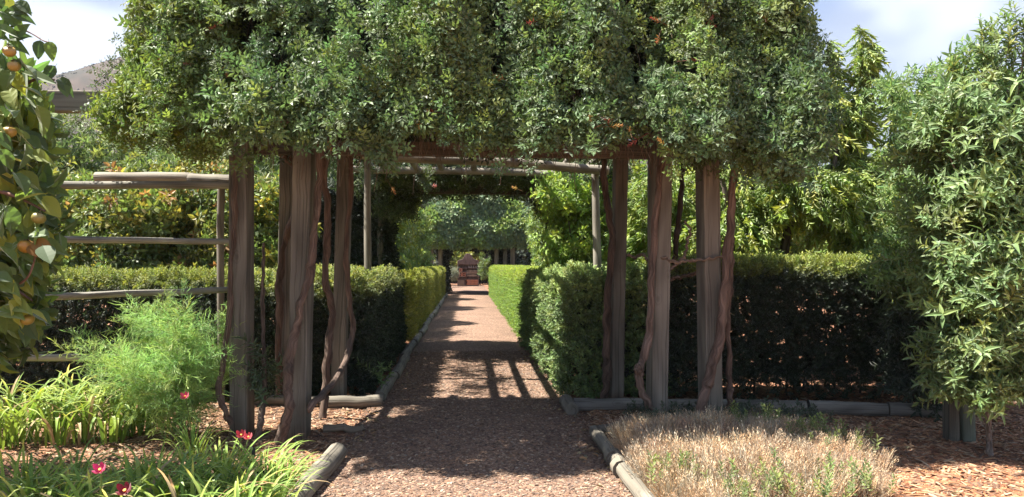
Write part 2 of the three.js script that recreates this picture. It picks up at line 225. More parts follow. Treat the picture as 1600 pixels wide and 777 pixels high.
{
  const R = rng(77), it = [], pal = [[0.19, 0.115, 0.085], [0.28, 0.18, 0.135], [0.13, 0.08, 0.062], [0.36, 0.26, 0.2], [0.22, 0.13, 0.095], [0.165, 0.11, 0.088]];
  for (let i = 0; i < 52000; i++) { const z = -3.9 - 9 * Math.pow(R(), 1.5), x = mix(PATH_L - 0.05, PATH_R + 0.08, R()), s = 0.0035 + 0.011 * Math.pow(R(), 2.6), c = vary(pal[Math.floor(R() * pal.length)], R, 0.3).map((v, j) => v * [0.92, 0.93, 0.86][j]); it.push([x, pathLie(x, z) + s * 0.15, z, (R() - 0.5) * 0.6, 1, (R() - 0.5) * 0.6, [s * (1 + R()), s, s * (0.8 + 0.5 * R())], ...c]); }
  tag(instances('gravel', CHIPGEO, CHIP, it, null, 3), 'loose red brown stones and crumbs scattered over the path', null, null, 'stuff');
  const bark = [];
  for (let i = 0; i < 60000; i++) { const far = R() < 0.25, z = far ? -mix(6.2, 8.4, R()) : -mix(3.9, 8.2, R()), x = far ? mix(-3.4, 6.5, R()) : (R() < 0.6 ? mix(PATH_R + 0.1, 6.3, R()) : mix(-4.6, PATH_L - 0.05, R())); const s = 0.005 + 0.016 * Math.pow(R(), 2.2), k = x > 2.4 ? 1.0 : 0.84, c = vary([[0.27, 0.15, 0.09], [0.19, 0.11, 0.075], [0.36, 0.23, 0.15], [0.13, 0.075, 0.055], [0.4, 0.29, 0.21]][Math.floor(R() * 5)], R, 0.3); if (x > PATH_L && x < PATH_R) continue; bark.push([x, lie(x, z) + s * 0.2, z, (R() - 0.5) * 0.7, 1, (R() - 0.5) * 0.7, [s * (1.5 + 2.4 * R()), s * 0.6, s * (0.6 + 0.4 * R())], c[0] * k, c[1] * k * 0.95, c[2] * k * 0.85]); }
  tag(instances('bark_mulch', CHIPGEO, CHIP, bark, null, 4), 'bark chips and splinters lying loose over the beds', null, null, 'stuff');
  const L = new Leaves(); L.leaf(V(-0.03, 0, 0), V(1, 0.1, 0), UP, 0.07, 0.03, [1, 1, 1], { fine: true, ts: [0, 0.3, 0.7, 1], ws: [0.05, 0.5, 0.36, 0], fold: 0.35, curl: 0.35 });
  const fl = []; for (let i = 0; i < 1500; i++) { const z = -mix(4.3, 13, R()), x = R() < 0.3 ? (R() < 0.5 ? PATH_L + 0.12 : PATH_R - 0.1) + (R() - 0.5) * 0.25 : mix(-3, 5.4, R()); fl.push([x, 0.018 + lie(x, z) * 0.4, z, (R() - 0.5) * 0.9, 1, (R() - 0.5) * 0.9, 0.4 + 0.7 * R(), ...vary([[0.3, 0.18, 0.09], [0.2, 0.11, 0.06], [0.36, 0.28, 0.14], [0.25, 0.2, 0.13]][Math.floor(R() * 4)], R, 0.3)]); }
  tag(instances('fallen_leaves', L.geo(), DRY, fl, null, 5), 'curled dry brown leaves fallen on the path and beds', null, null, 'stuff');
}
function hillMesh(name, x0, x1, z0, z1, nx, nzz, fy, col, label) {
  const P = [], C = [], I = []; for (let j = 0; j <= nzz; j++) for (let i = 0; i <= nx; i++) { const x = mix(x0, x1, i / nx), z = mix(z0, z1, j / nzz), y = fy(x, z); P.push(x, y, z); C.push(...col(x, y, z)); if (i < nx && j < nzz) { const a = j * (nx + 1) + i; I.push(a, a + 1, a + nx + 1, a + 1, a + nx + 2, a + nx + 1); } }
  const g = new THREE.BufferGeometry(); g.setAttribute('position', new THREE.Float32BufferAttribute(P, 3)); g.setAttribute('color', new THREE.Float32BufferAttribute(C, 3)); g.setIndex(I); g.computeVertexNormals();
  return tag(mesh(name, g, std({ color: 0xffffff, vertexColors: true, roughness: 1, side: THREE.DoubleSide }), null, 'structure'), label);
}
const hillY = (x, z) => { const r = Math.hypot((x + 150) / 320, (z + 560) / 95); return -5 + 196 * Math.pow(Math.max(0, 1 - r * 0.58), 1.05) + 5 * fbm(x * 0.02, z * 0.02, 3, 5); };
hillMesh('hill', -620, 260, -260, -900, 170, 120, hillY, (x, y, z) => { const k = 0.85 + 0.6 * fbm(x * 0.06, z * 0.06, 5, 4), s = sstep(0.05, 0.2, fbm(x * 0.05, z * 0.05, 9, 4)); return [mix(0.085, 0.05, s) * k, mix(0.06, 0.045, s) * k, mix(0.045, 0.034, s) * k]; }, 'bare brown stony hill rising beyond the garden');
{
  const R = rng(91), it = []; for (let i = 0; i < 5200; i++) { const x = mix(-330, -40, R()), z = -mix(430, 570, R()), y = hillY(x, z); if (fbm(x * 0.03, z * 0.03, 6, 3) < -0.12) continue; const s = 0.8 + 2.2 * R() * R(); it.push([x, y, z, 0, 1, 0, [s * 0.55, s * 0.4, s * 0.55], ...vary(R() < 0.6 ? [0.035, 0.036, 0.024] : [0.1, 0.085, 0.075], R, 0.3)]); }
  tag(instances('scrub', CHIPGEO, CHIP, it, null, 6), 'low dark scrub and boulders dotted over the brown hill', null, null, 'stuff');
}
hillMesh('mountain', 300, 4200, -2600, -4200, 120, 40, (x, z) => 40 + 760 * Math.exp(-Math.pow((z + 3400) / 520, 2)) * (0.86 + 0.3 * fbm(x * 0.0016, 2, 1, 5)) + 60 * fbm(x * 0.004, z * 0.004, 2, 4), (x, y, z) => { const k = 0.8 + 0.5 * fbm(x * 0.006, z * 0.006, 3, 3); return [0.075 * k, 0.085 * k, 0.09 * k]; }, 'far blue mountain ridge seen in the gap between the trees');

// ------------------------------------------------------------------ edging logs
const LOGC = () => [0.8, 0.77, 0.72];
function log(a, b, r, label, group, o = {}) { const t = tag(mesh('edging_log', pole(a, b, r, { taper: -0.06, wob: o.wob ?? 0.03, n: 12, tint: o.tint ?? LOGC() }), POLE), label, 'edging log', group); return t; }
const lift = (p, h) => V(p.x, h, p.z);
{
  const a = gr(527, 716), b = gr(462, 792), d = b.clone().sub(a); log(lift(a, 0.045), lift(a.clone().addScaledVector(d, 1.9), 0.045), 0.076, 'pale round edging log ending beside the bright green daylilies');
  const c = gr(930, 684), e = gr(962, 732), f = gr(1012, 800), g = e.clone().lerp(c, 0.02);
  log(lift(c, 0.05), lift(g, 0.05), 0.056, 'grey edging log along the path, its end in the pergola shade');
  log(lift(g.clone().add(V(0.01, 0, 0.03)), 0.05), lift(g.clone().lerp(f, 1.9), 0.05), 0.058, 'sunlit edging log between the path and the dry grass');
  const dm = e.clone().sub(c).normalize();
  for (const [k, l] of [[-0.14, 'cut edging log ring nearer the shade, at the log joint beside dry grass'], [0.14, 'cut edging log ring nearer the sun, at the log joint beside dry grass']]) { const m = e.clone().addScaledVector(dm, k); tag(mesh('log_ring', pole(lift(m, 0.055), lift(m.clone().addScaledVector(dm, 0.1), 0.055), 0.068, { n: 3, wob: 0, taper: 0, tint: [0.74, 0.7, 0.64] }), POLE), l, 'log'); }
  log(lift(gr(936, 680), 0.04), lift(gr(1000, 668), 0.04), 0.05, 'short dark cross log meeting the path edge in the shade');
  log(lift(gr(500, 637), 0.05), lift(gr(597, 634), 0.05), 0.07, 'short cross log at the corner of the dark hedge by the posts');
  log(lift(gr(400, 632), 0.04), lift(gr(499, 634), 0.045), 0.06, 'low cross log half buried in mulch behind the vine stems', null, { tint: [0.8, 0.75, 0.7] });
  log(lift(gr(505, 676), 0.02), lift(gr(566, 672), 0.025), 0.035, 'thin fallen branch lying on the mulch beside the inner post', null, { tint: [0.8, 0.7, 0.6], wob: 0.09 });
  log(lift(gr(884, 634), 0.05), lift(gr(893, 648), 0.05), 0.075, 'stub of log at the path corner of the leafy hedge');
  let p = [896, 640]; const nm = ['first', 'second', 'third', 'fourth', 'fifth'];
  [[1012, 640], [1145, 642], [1260, 645], [1385, 648], [1480, 652]].forEach((q, i) => { log(lift(gr(...p), 0.05), lift(gr(...q), 0.05), 0.075, nm[i] + ' log from the path in the row below the tall dark hedge', null, { tint: [0.85, 0.86, 0.88] }); p = [q[0] + 3, q[1]]; });
  let z = -8.3; for (let i = 0; i < 14; i++) { const l = 1.55 + 0.5 * (i % 3) * 0.5, x = PATH_L + 0.05 + 0.05 * nz(i, 4); log(V(x, 0.05, z), V(x + 0.04 * nz(i, 9), 0.05, z - l), 0.07, ['first', 'second', 'third', 'fourth', 'fifth', 'sixth', 'seventh', 'eighth', 'ninth', 'tenth', 'eleventh', 'twelfth', 'thirteenth', 'fourteenth'][i] + ' log from the pergola in the row edging the path', 'logs edging the path', { tint: [0.8, 0.79, 0.78] }); z -= l + 0.06; }
}

// ------------------------------------------------------------------ the near pergola and its trellis
const pergola = thing('timber_pergola', 'weathered brown timber pergola buried under the flowering creeper', 'pergola', V(0.2, 0, -7.4));
const PP = (name, a, b, w, d, o) => mesh(name, timber(a.sub(pergola.position), b.sub(pergola.position), w, d, o), WOOD, pergola);
const TNT = [[1.05, 1.0, 0.95], [0.98, 0.95, 0.93], [0.9, 0.85, 0.8], [0.85, 0.8, 0.75]];
// [x base, z, x top, width, depth, tint]
const POSTS = [[-2.01, -6.78, -2.03, 0.165, 0.27, 1.0], [-1.485, -6.66, -1.44, 0.175, 0.25, 1.0], [-1.43, -8.35, -1.36, 0.16, 0.2, 0.95], [-2.03, -8.4, -2.0, 0.16, 0.2, 0.95], [1.76, -6.84, 1.82, 0.165, 0.26, 1.0], [2.27, -6.8, 2.24, 0.165, 0.28, 1.08], [1.64, -8.12, 1.70, 0.15, 0.2, 0.8], [2.14, -8.3, 2.14, 0.16, 0.2, 0.8]];
for (const [x, z, xt, w, d, k] of POSTS) PP('post', V(x, -0.1, z), V(xt, 2.78, z + 0.02), w * 0.94, d * 0.92, { tint: [k, k * 0.98, k * 0.96], n: 22, wob: 0.015, foot: true });
const RB = [0.62, 0.56, 0.5];
PP('beam', V(-2.15, 2.62, -6.95), V(2.45, 2.6, -6.98), 0.14, 0.06, { tint: RB, ref: UP, n: 16 });
PP('beam', V(-3.0, 2.86, -8.3), V(3.0, 2.84, -8.3), 0.18, 0.07, { tint: RB, ref: UP, n: 16 });
PP('beam', V(-4.9, 3.0, -6.95), V(-1.9, 3.02, -6.9), 0.19, 0.12, { ref: UP, n: 10, tint: [1.15, 1.1, 1.02] });
for (let i = 0; i < 9; i++) { const x = -2.6 + i * 0.66; PP('rafter', V(x, 2.8, -6.3), V(x, 3.0, -8.75), 0.1, 0.06, { ref: UP, n: 6 }); }
const trellis = thing('rail_trellis', 'open trellis of weathered round rails fixed to the outer pergola post', 'trellis', V(-3.2, 0, -6.8));
const PL = (parent, name, a, b, r, o) => mesh(name, pole(a.sub(parent.position), b.sub(parent.position), r, o), POLE, parent);
const GREY = [1.05, 1.07, 1.07];
PL(trellis, 'rail', at(60, 289, 6.72), at(362, 290, 6.82), 0.037, { wob: 0.02, tint: [1.0, 1.02, 1.02] });
PL(trellis, 'rail', at(60, 374, 6.72), at(362, 378, 6.82), 0.03, { wob: 0.015, tint: GREY });
PL(trellis, 'rail', at(20, 466, 6.72), at(362, 453, 6.82), 0.032, { wob: 0.018, tint: GREY });
PL(trellis, 'rail', at(-40, 557, 6.7), at(330, 562, 6.8), 0.033, { wob: 0.025, tint: [1.15, 1.15, 1.1] });
PL(trellis, 'post', V(-4.35, -0.1, -6.75), V(-4.35, 3.1, -6.75), 0.08, { tint: [0.8, 0.78, 0.74] });
const trellis2 = thing('rail_trellis', 'shorter trellis rail with a thin upright behind the outer pergola posts', 'trellis', V(-3.2, 0, -8.4));
PL(trellis2, 'rail', at(150, 277, 8.3), at(302, 279, 8.3), 0.06, { wob: 0.03, taper: 0, tint: [1, 0.97, 0.93] });
PL(trellis2, 'rail', at(296, 282, 8.24), at(372, 284, 8.24), 0.075, { wob: 0.02, taper: 0, tint: [1, 0.97, 0.93] });
PL(trellis2, 'upright', at(345, 640, 8.35).setY(0), at(344, 285, 8.35), 0.04, { wob: 0.04, taper: 0, tint: [0.85, 0.82, 0.78] });

// the pole pergola beyond
const poles = thing('pole_pergola', 'light pergola of thin round poles spanning the path beyond the timber one', 'pergola', V(0.2, 0, -11));
PL(poles, 'post', at(575, 575, 9.9).setY(0), at(573, 246, 9.9), 0.05, { taper: -0.1, wob: 0.05, tint: [0.9, 0.88, 0.84] });
PL(poles, 'post', at(938, 560, 10).setY(0), at(930, 262, 10), 0.06, { wob: 0.08, tint: [1.0, 0.98, 0.95] });
PL(poles, 'post', at(857, 520, 13.3).setY(0), at(855, 292, 13.3), 0.045, { wob: 0.05, tint: [0.45, 0.43, 0.4] });
PL(poles, 'post', V(-1.55, 0, -13.3), V(-1.55, 2.9, -13.3), 0.06, { tint: [0.6, 0.58, 0.55] });
PL(poles, 'cross_pole', at(548, 240, 9.9), at(950, 266, 9.9), 0.062, { wob: 0.06, taper: 0, tint: [1.05, 1.02, 0.98] });
PL(poles, 'cross_pole', at(552, 264, 11.6), at(880, 272, 11.6), 0.055, { wob: 0.05, taper: 0, tint: [0.9, 0.87, 0.83] });
mesh('cross_beam', timber(at(618, 294, 13.2).sub(poles.position), at(880, 297, 13.2).sub(poles.position), 0.19, 0.12, { ref: UP, tint: [0.55, 0.5, 0.46] }), WOOD, poles);
for (const [x, dx] of [[-1.5, 0.04], [-1.14, 0.02], [-0.82, 0.05], [-0.42, 0.03], [0.1, 0], [0.55, 0.03], [1.0, -0.02], [1.45, 0.02], [1.85, 0]]) PL(poles, 'rafter', V(x, 3.03, -8.5), V(x + dx, 3.0, -14.3), 0.05, { taper: 0, wob: 0.04, tint: [0.85, 0.82, 0.78] });

// ------------------------------------------------------------------ the creeper on the near pergola
const creeper = thing('flowering_creeper', 'thick curtain of small leaved creeper with orange flower tips over the timber pergola', 'creeper', V(0.2, 0, -7.2));
const edge = [[150, 180], [240, 188], [330, 204], [400, 226], [480, 244], [560, 242], [640, 226], [740, 212], [800, 238], [880, 224], [960, 224], [1040, 244], [1150, 246], [1250, 250], [1320, 245]].map(([x, y]) => [(x - 730) / FPX * 6.2, EYE + (410 - y) / FPX * 6.2]);
const lowest = (x) => { for (let i = 1; i < edge.length; i++) if (x < edge[i][0]) return mix(edge[i - 1][1], edge[i][1], clamp((x - edge[i - 1][0]) / (edge[i][0] - edge[i - 1][0]))); return edge[edge.length - 1][1]; };
{
  const R = rng(101), it = [], dark = [];
  const green = (x, y) => { const yl = sstep(-1.7, -2.6, x) * 0.9 + 0.35 * sstep(0, 0.3, nz(x * 0.8, y * 0.8, 5)); return [mix(0.125, 0.21, yl), mix(0.21, 0.28, yl), mix(0.058, 0.038, yl)]; };
  const face = (x, y) => 6.0 + 0.12 * nz(x * 1.2, y * 0.5, 2) + 0.34 * nz(x * 4.6, y * 0.7, 6) + 0.38 * (y - 2.6);
  for (let k = 0; k < 640; k++) {
    const x = mix(-2.5, 2.74, R()), open = 0.7 * nz(x * 1.7, 0.3, 3) + 0.6 * nz(x * 6.5, 2.2, 8);
    const bare = open < -0.06 && R() < 0.88; if (bare && R() < 0.5) continue;
    const ph = R() * 6, yb = lowest(x) - 0.04 + R() * 0.34 - (R() < 0.13 ? 0.1 + R() * 0.2 : 0), out = R() * 0.22;
    for (let y = bare ? 2.75 + R() * 0.3 : 4.34 - R() * 0.12; y > yb; y -= 0.072 * (0.7 + 0.6 * R())) {
      const gap = nz(x * 1.1 + 0.2 * y, y * 1.4, 12); if (y > 2.72 && gap + 0.8 * nz(x * 4.2, y * 1.5, 15) < -0.1 && R() < 0.92) continue;
      const xx = x + 0.06 * Math.sin(y * 3 + ph) + (R() - 0.5) * 0.08;
      it.push([xx, y, -(face(xx, y) - out) + (R() - 0.5) * 0.1, (R() - 0.5) * 1.6, -0.35 + R() * 1.0, 0.35 + R() * 0.8, 0.5 + R() * 0.7, ...vary(green(xx, y), R, 0.36)]);
    }
  }
  const hang = new Leaves();
  for (let k = 0; k < 74; k++) {
    const x0 = mix(-2.4, 2.7, R()), y0 = mix(2.95, 4.2, R()), l = 0.35 + R() * 0.8, yl = R() < 0.55; let p = V(x0, y0, -(face(x0, y0) - 0.16 - R() * 0.12));
    for (let s = 0; s < l / 0.055; s++) { const q = p.clone().add(V((R() - 0.5) * 0.045, -0.05, 0.012 + (R() - 0.5) * 0.02)); if (q.y < lowest(x0) - 0.22) break; hang.twig(p.clone().sub(creeper.position), q.clone().sub(creeper.position), 0.0032, [0.2, 0.16, 0.1]); p = q; if (R() < 0.85) it.push([p.x, p.y, p.z, (R() - 0.5) * 1.5, -0.2 + R() * 0.9, 0.2 + R(), 0.5 + R() * 0.45, ...vary(yl ? [0.2, 0.29, 0.05] : [0.14, 0.24, 0.06], R, 0.3)]); }
  }
  mesh('trailing_stems', hang.geo(), DRY, creeper, 'stuff');
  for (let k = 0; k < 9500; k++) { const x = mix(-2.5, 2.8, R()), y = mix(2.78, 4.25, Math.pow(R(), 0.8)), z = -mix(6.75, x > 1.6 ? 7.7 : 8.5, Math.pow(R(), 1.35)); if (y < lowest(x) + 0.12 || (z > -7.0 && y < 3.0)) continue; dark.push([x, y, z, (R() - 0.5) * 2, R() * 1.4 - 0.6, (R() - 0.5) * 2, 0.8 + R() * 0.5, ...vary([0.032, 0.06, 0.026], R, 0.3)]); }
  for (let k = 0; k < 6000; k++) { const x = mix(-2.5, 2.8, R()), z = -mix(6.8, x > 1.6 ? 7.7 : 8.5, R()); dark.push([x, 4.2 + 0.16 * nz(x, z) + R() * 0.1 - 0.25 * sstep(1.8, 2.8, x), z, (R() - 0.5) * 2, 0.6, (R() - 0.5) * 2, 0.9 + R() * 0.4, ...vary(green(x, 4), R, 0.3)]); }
  const blob = (cx, cy, cz, rx, ry, rz, n, f) => { for (let k = 0; k < n; k++) { const v = rv(R).normalize(), q = Math.pow(R(), 0.4), x = cx + v.x * rx * q, y = cy + v.y * ry * q, z = cz + v.z * rz * q; if (nz(x * 2.2, y * 2.2, z * 2.2) < -0.2) continue; it.push([x, y, z, v.x + (R() - 0.5), v.y * 0.7 + (R() - 0.6), v.z + (R() - 0.5) + 0.2, 0.6 + R() * 0.5, ...vary(f(x, y), R, 0.32)]); } };
  blob(-2.45, 3.45, -6.85, 0.34, 0.85, 0.8, 2400, green); blob(-2.58, 2.98, -6.7, 0.34, 0.2, 0.45, 850, green); blob(-2.86, 2.84, -6.7, 0.28, 0.14, 0.3, 260, green);
  blob(2.7, 3.42, -6.8, 0.28, 0.8, 0.75, 2500, green); blob(2.9, 2.95, -6.6, 0.3, 0.36, 0.5, 1300, green); blob(2.6, 2.6, -6.6, 0.5, 0.2, 0.4, 900, green);
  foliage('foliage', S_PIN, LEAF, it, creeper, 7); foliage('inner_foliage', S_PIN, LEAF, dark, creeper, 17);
  // loose shoots that stick out against the sky
  const shoots = [[[250, 60], [225, 85], [190, 60]], [[235, 110], [200, 90], [165, 120]], [[245, 40], [236, 12], [246, -10]], [[1240, 20], [1268, 45], [1290, 75]], [[1255, 60], [1285, 90], [1300, 110]], [[1245, 5], [1256, -8], [1262, -20]], [[210, 130], [180, 105], [150, 130]], [[160, 180], [120, 190], [100, 215]]];
  const sh = new Leaves(), si = []; for (const s of shoots) { const pts = spline(s.map(([a, b]) => at(a, b, 6.7)), 8); for (let i = 0; i < 8; i++) { sh.twig(pts[i].clone().sub(creeper.position), pts[i + 1].clone().sub(creeper.position), 0.004, [0.12, 0.08, 0.05]); const d = pts[i + 1].clone().sub(pts[i]); si.push([pts[i].x, pts[i].y, pts[i].z, d.x * 8 + (R() - 0.5), d.y * 8 + (R() - 0.5), (R() - 0.5), 0.45 + R() * 0.3, ...vary([0.08, 0.12, 0.035], R, 0.25)]); } }
  mesh('shoots', sh.geo(), DRY, creeper, 'stuff'); foliage('shoot_leaves', [S_PIN[0]], LEAF, si, creeper, 23);
  // bare brown trailing stems under the beam and in the gaps
  const tw = new Leaves();
  for (let k = 0; k < 420; k++) { const low = R() < 0.62, x = mix(-1.9, 2.6, R()), y0 = low ? lowest(x) + 0.25 + R() * 0.2 : mix(2.8, 4.2, R()), z = -(low ? 6.5 + R() * 0.4 : face(x, y0) + 0.12); let p = V(x, y0, z); const c = vary(R() < 0.5 ? [0.13, 0.075, 0.05] : [0.17, 0.135, 0.1], R, 0.3); for (let s = 0; s < 5; s++) { const q = p.clone().add(V((R() - 0.5) * 0.09, low ? -0.06 - R() * 0.035 : -0.14, (R() - 0.4) * 0.06)); tw.twig(p.clone().sub(creeper.position), q.clone().sub(creeper.position), 0.0035, c); p = q; } }
  mesh('bare_stems', tw.geo(), DRY, creeper, 'stuff');
  // orange flower tips
  const fg = new Leaves(), r2 = rng(5); for (let i = 0; i < 15; i++) { const a = i * 2.4, t = i / 15, y = 0.02 + 0.1 * t; fg.leaf(V(0, y, 0), V(Math.cos(a), 0.9 + t, Math.sin(a)), V(-Math.cos(a), 1, -Math.sin(a)), 0.045 * (1.1 - 0.5 * t), 0.009, vary([1, 1 - 0.3 * t, 1], r2, 0.2), { fold: 0.5, curl: 0.15 }); } fg.twig(V(0, -0.08, 0), V(0, 0.1, 0), 0.003, [0.4, 0.3, 0.3]);
  const fgeo = fg.geo(), fm = ['#c4744a', '#c99650', '#a85644', '#c8a850', '#b88470'].map((c) => new THREE.MeshPhysicalMaterial({ color: c, vertexColors: true, roughness: 0.8, transmission: 0.3, thickness: 0, side: THREE.DoubleSide }));
  [[575, 125], [588, 142], [600, 90], [600, 98], [645, 60], [652, 8], [735, 62], [838, 34], [920, 175], [928, 180], [940, 195], [985, 208], [1000, 216], [1040, 228], [1110, 35], [1100, 36], [1190, 25], [1196, 30], [468, 114], [462, 190], [500, 208], [504, 214], [448, 8], [434, 18], [425, 120], [1035, 36], [1030, 55], [1105, 175], [950, 198], [1055, 195], [652, 130], [790, 125], [686, 176], [656, 190], [338, 40], [318, 50], [352, 96], [294, 80], [265, 92], [300, 100], [1070, 95], [610, 290], [676, 290], [810, 296]].forEach(([x, y], i) => { const far = y > 280, hgt = EYE + (410 - y) / FPX * 6, p = at(x, y, far ? 9.6 : 5.7 + 0.4 * (hgt - 2.6)); const m = mesh('flower_tip', fgeo, fm[i % 5], creeper); m.position.copy(p).sub(creeper.position); m.rotation.set(0.6 + nz(i, 2) * 1.4, i, 1.7 + nz(i, 8) * 2); m.scale.setScalar((far ? 1 : 0.8) + 0.4 * Math.abs(nz(i * 1.7, 3))); });
  // twisted stems climbing the posts
  const St = (pts, r0, r1, tint) => mesh('stem', stem(pts.map(([x, y, d]) => at(x, y, d).sub(creeper.position)), r0, r1, { tint }), BARK, creeper);
  St([[362, 664, 6.55], [350, 640, 6.5], [342, 606, 6.5], [350, 560, 6.55], [357, 500, 6.58], [362, 400, 6.6], [366, 300, 6.6], [361, 205, 6.6]], 0.042, 0.036, [0.9, 0.85, 0.8]);
  St([[402, 690, 6.6], [408, 650, 6.6], [412, 600, 6.75], [410, 480, 6.9], [412, 380, 7.0]], 0.05, 0.02, [1.2, 1.2, 1.15]);
  St([[436, 690, 6.4], [450, 640, 6.35], [448, 590, 6.38], [453, 545, 6.42], [468, 485, 6.45], [484, 420, 6.48], [494, 340, 6.5], [499, 235, 6.5]], 0.075, 0.05, [1, 0.95, 0.92]);
  St([[480, 640, 6.45], [492, 628, 6.5], [518, 600, 7.2], [540, 560, 7.8], [550, 520, 8.1], [547, 470, 8.15], [540, 390, 8.15], [548, 300, 8.15], [545, 220, 8.15]], 0.05, 0.045, [1, 0.92, 0.88]);
  St([[505, 655, 7.4], [509, 595, 7.5], [514, 540, 7.5], [518, 485, 7.5], [507, 430, 7.45], [513, 344, 7.4], [506, 270, 7.3], [510, 215, 7.3]], 0.06, 0.05, [0.9, 0.82, 0.78]);
  St([[436, 640, 8.25], [437, 500, 8.25], [437, 445, 8.25], [444, 380, 8.25], [459, 337, 8.25], [462, 272, 8.25], [449, 247, 8.2], [418, 230, 8.1]], 0.06, 0.055, [0.8, 0.72, 0.68]);
  St([[449, 250, 8.22], [462, 240, 8.2], [470, 215, 8.2]], 0.05, 0.04, [0.8, 0.72, 0.68]);
  St([[1016, 640, 6.72], [1004, 612, 6.62], [998, 590, 6.6], [1003, 566, 6.6], [1014, 530, 6.62], [1017, 472, 6.65], [1020, 422, 6.66], [1025, 339, 6.66], [1032, 274, 6.66], [1036, 215, 6.66]], 0.055, 0.048, [1.15, 1.1, 1.08]);
  St([[1000, 585, 6.62], [997, 577, 6.55], [1002, 570, 6.6]], 0.05, 0.04, [1.1, 1.05, 1]);
  St([[1094, 668, 6.6], [1098, 630, 6.56], [1108, 590, 6.55], [1122, 540, 6.56], [1130, 484, 6.58], [1136, 407, 6.6], [1141, 342, 6.62], [1148, 263, 6.65], [1150, 215, 6.65]], 0.08, 0.052, [1.2, 1.1, 1.06]);
  St([[1139, 655, 6.8], [1140, 600, 6.8], [1137, 500, 6.8], [1141, 420, 6.8], [1146, 340, 6.8]], 0.045, 0.04, [1, 0.9, 0.86]);
  St([[944, 640, 8.0], [948, 590, 7.95], [947, 540, 7.95], [950, 472, 7.95], [955, 364, 7.95], [947, 310, 7.95], [943, 240, 7.95]], 0.075, 0.05, [0.8, 0.74, 0.7]);
  St([[1050, 500, 8.2], [1055, 400, 8.2], [1060, 346, 8.2], [1067, 267, 8.2], [1070, 215, 8.2]], 0.05, 0.04, [0.5, 0.46, 0.44]);
  St([[1035, 403, 6.72], [1055, 409, 6.7], [1075, 407, 6.7], [1095, 406, 6.66], [1131, 401, 6.6]], 0.024, 0.018, [1.5, 1.5, 1.4]);
  St([[1048, 421, 6.75], [1060, 410, 6.72], [1070, 400, 6.72], [1074, 380, 6.74], [1078, 359, 6.76], [1069, 345, 6.8]], 0.022, 0.016, [1.5, 1.5, 1.4]);
  St([[1044, 437, 7.6], [1070, 432, 7.5], [1092, 426, 7.4]], 0.03, 0.026, [1.2, 1.15, 1.1]);
  St([[975, 396, 8.1], [990, 402, 8.0], [1004, 398, 7.8], [1012, 408, 7.6]], 0.026, 0.02, [1.5, 1.5, 1.4]);
}
{ // thin creeper over the pole pergola, thick where it casts the second band of shade
  const v = thing('flowering_creeper', 'thin creeper trailing through the poles of the light pergola beyond', 'creeper', V(0.2, 0, -11.5)), R = rng(131), it = [];
  const add = (x, y, z, s = 1) => it.push([x, y, z, (R() - 0.5) * 2, R() * 1.6 - 0.8, (R() - 0.5) * 2, s * (0.7 + 0.5 * R()), ...vary(R() < 0.5 ? [0.06, 0.1, 0.035] : [0.1, 0.15, 0.035], R, 0.3)]);
  for (let k = 0; k < 3600; k++) add(mix(-2.1, 2.6, R()), 3.0 + R() * 0.35 - 0.05, -mix(11.9, 14.6, R()), 1.3);
  for (let k = 0; k < 1500; k++) { const x = mix(-2.2, 2.6, R()), z = -mix(8.8, 12, R()); if ((x < -1.35 || z < -11.5) && nz(x * 1.2, z * 1.2, 7) > -0.1) add(x, 3.05 + R() * 0.25, z); }
  for (let k = 0; k < 420; k++) { const x = mix(-1.7, 2.3, R()), n = nz(x * 2.5, 4, 4); if (n > 0.05) add(x, mix(2.7, 3.05, R()), -9.9 - R() * 2.2, 0.8); }
  for (let k = 0; k < 900; k++) { const x = R() < 0.5 ? -1.45 + R() * 0.5 : 1.3 + R() * 0.7; add(x, mix(2.4, 3.1, R()), -12.6 - R() * 0.8); }
  foliage('foliage', S_PIN, LEAF, it, v, 31);
}

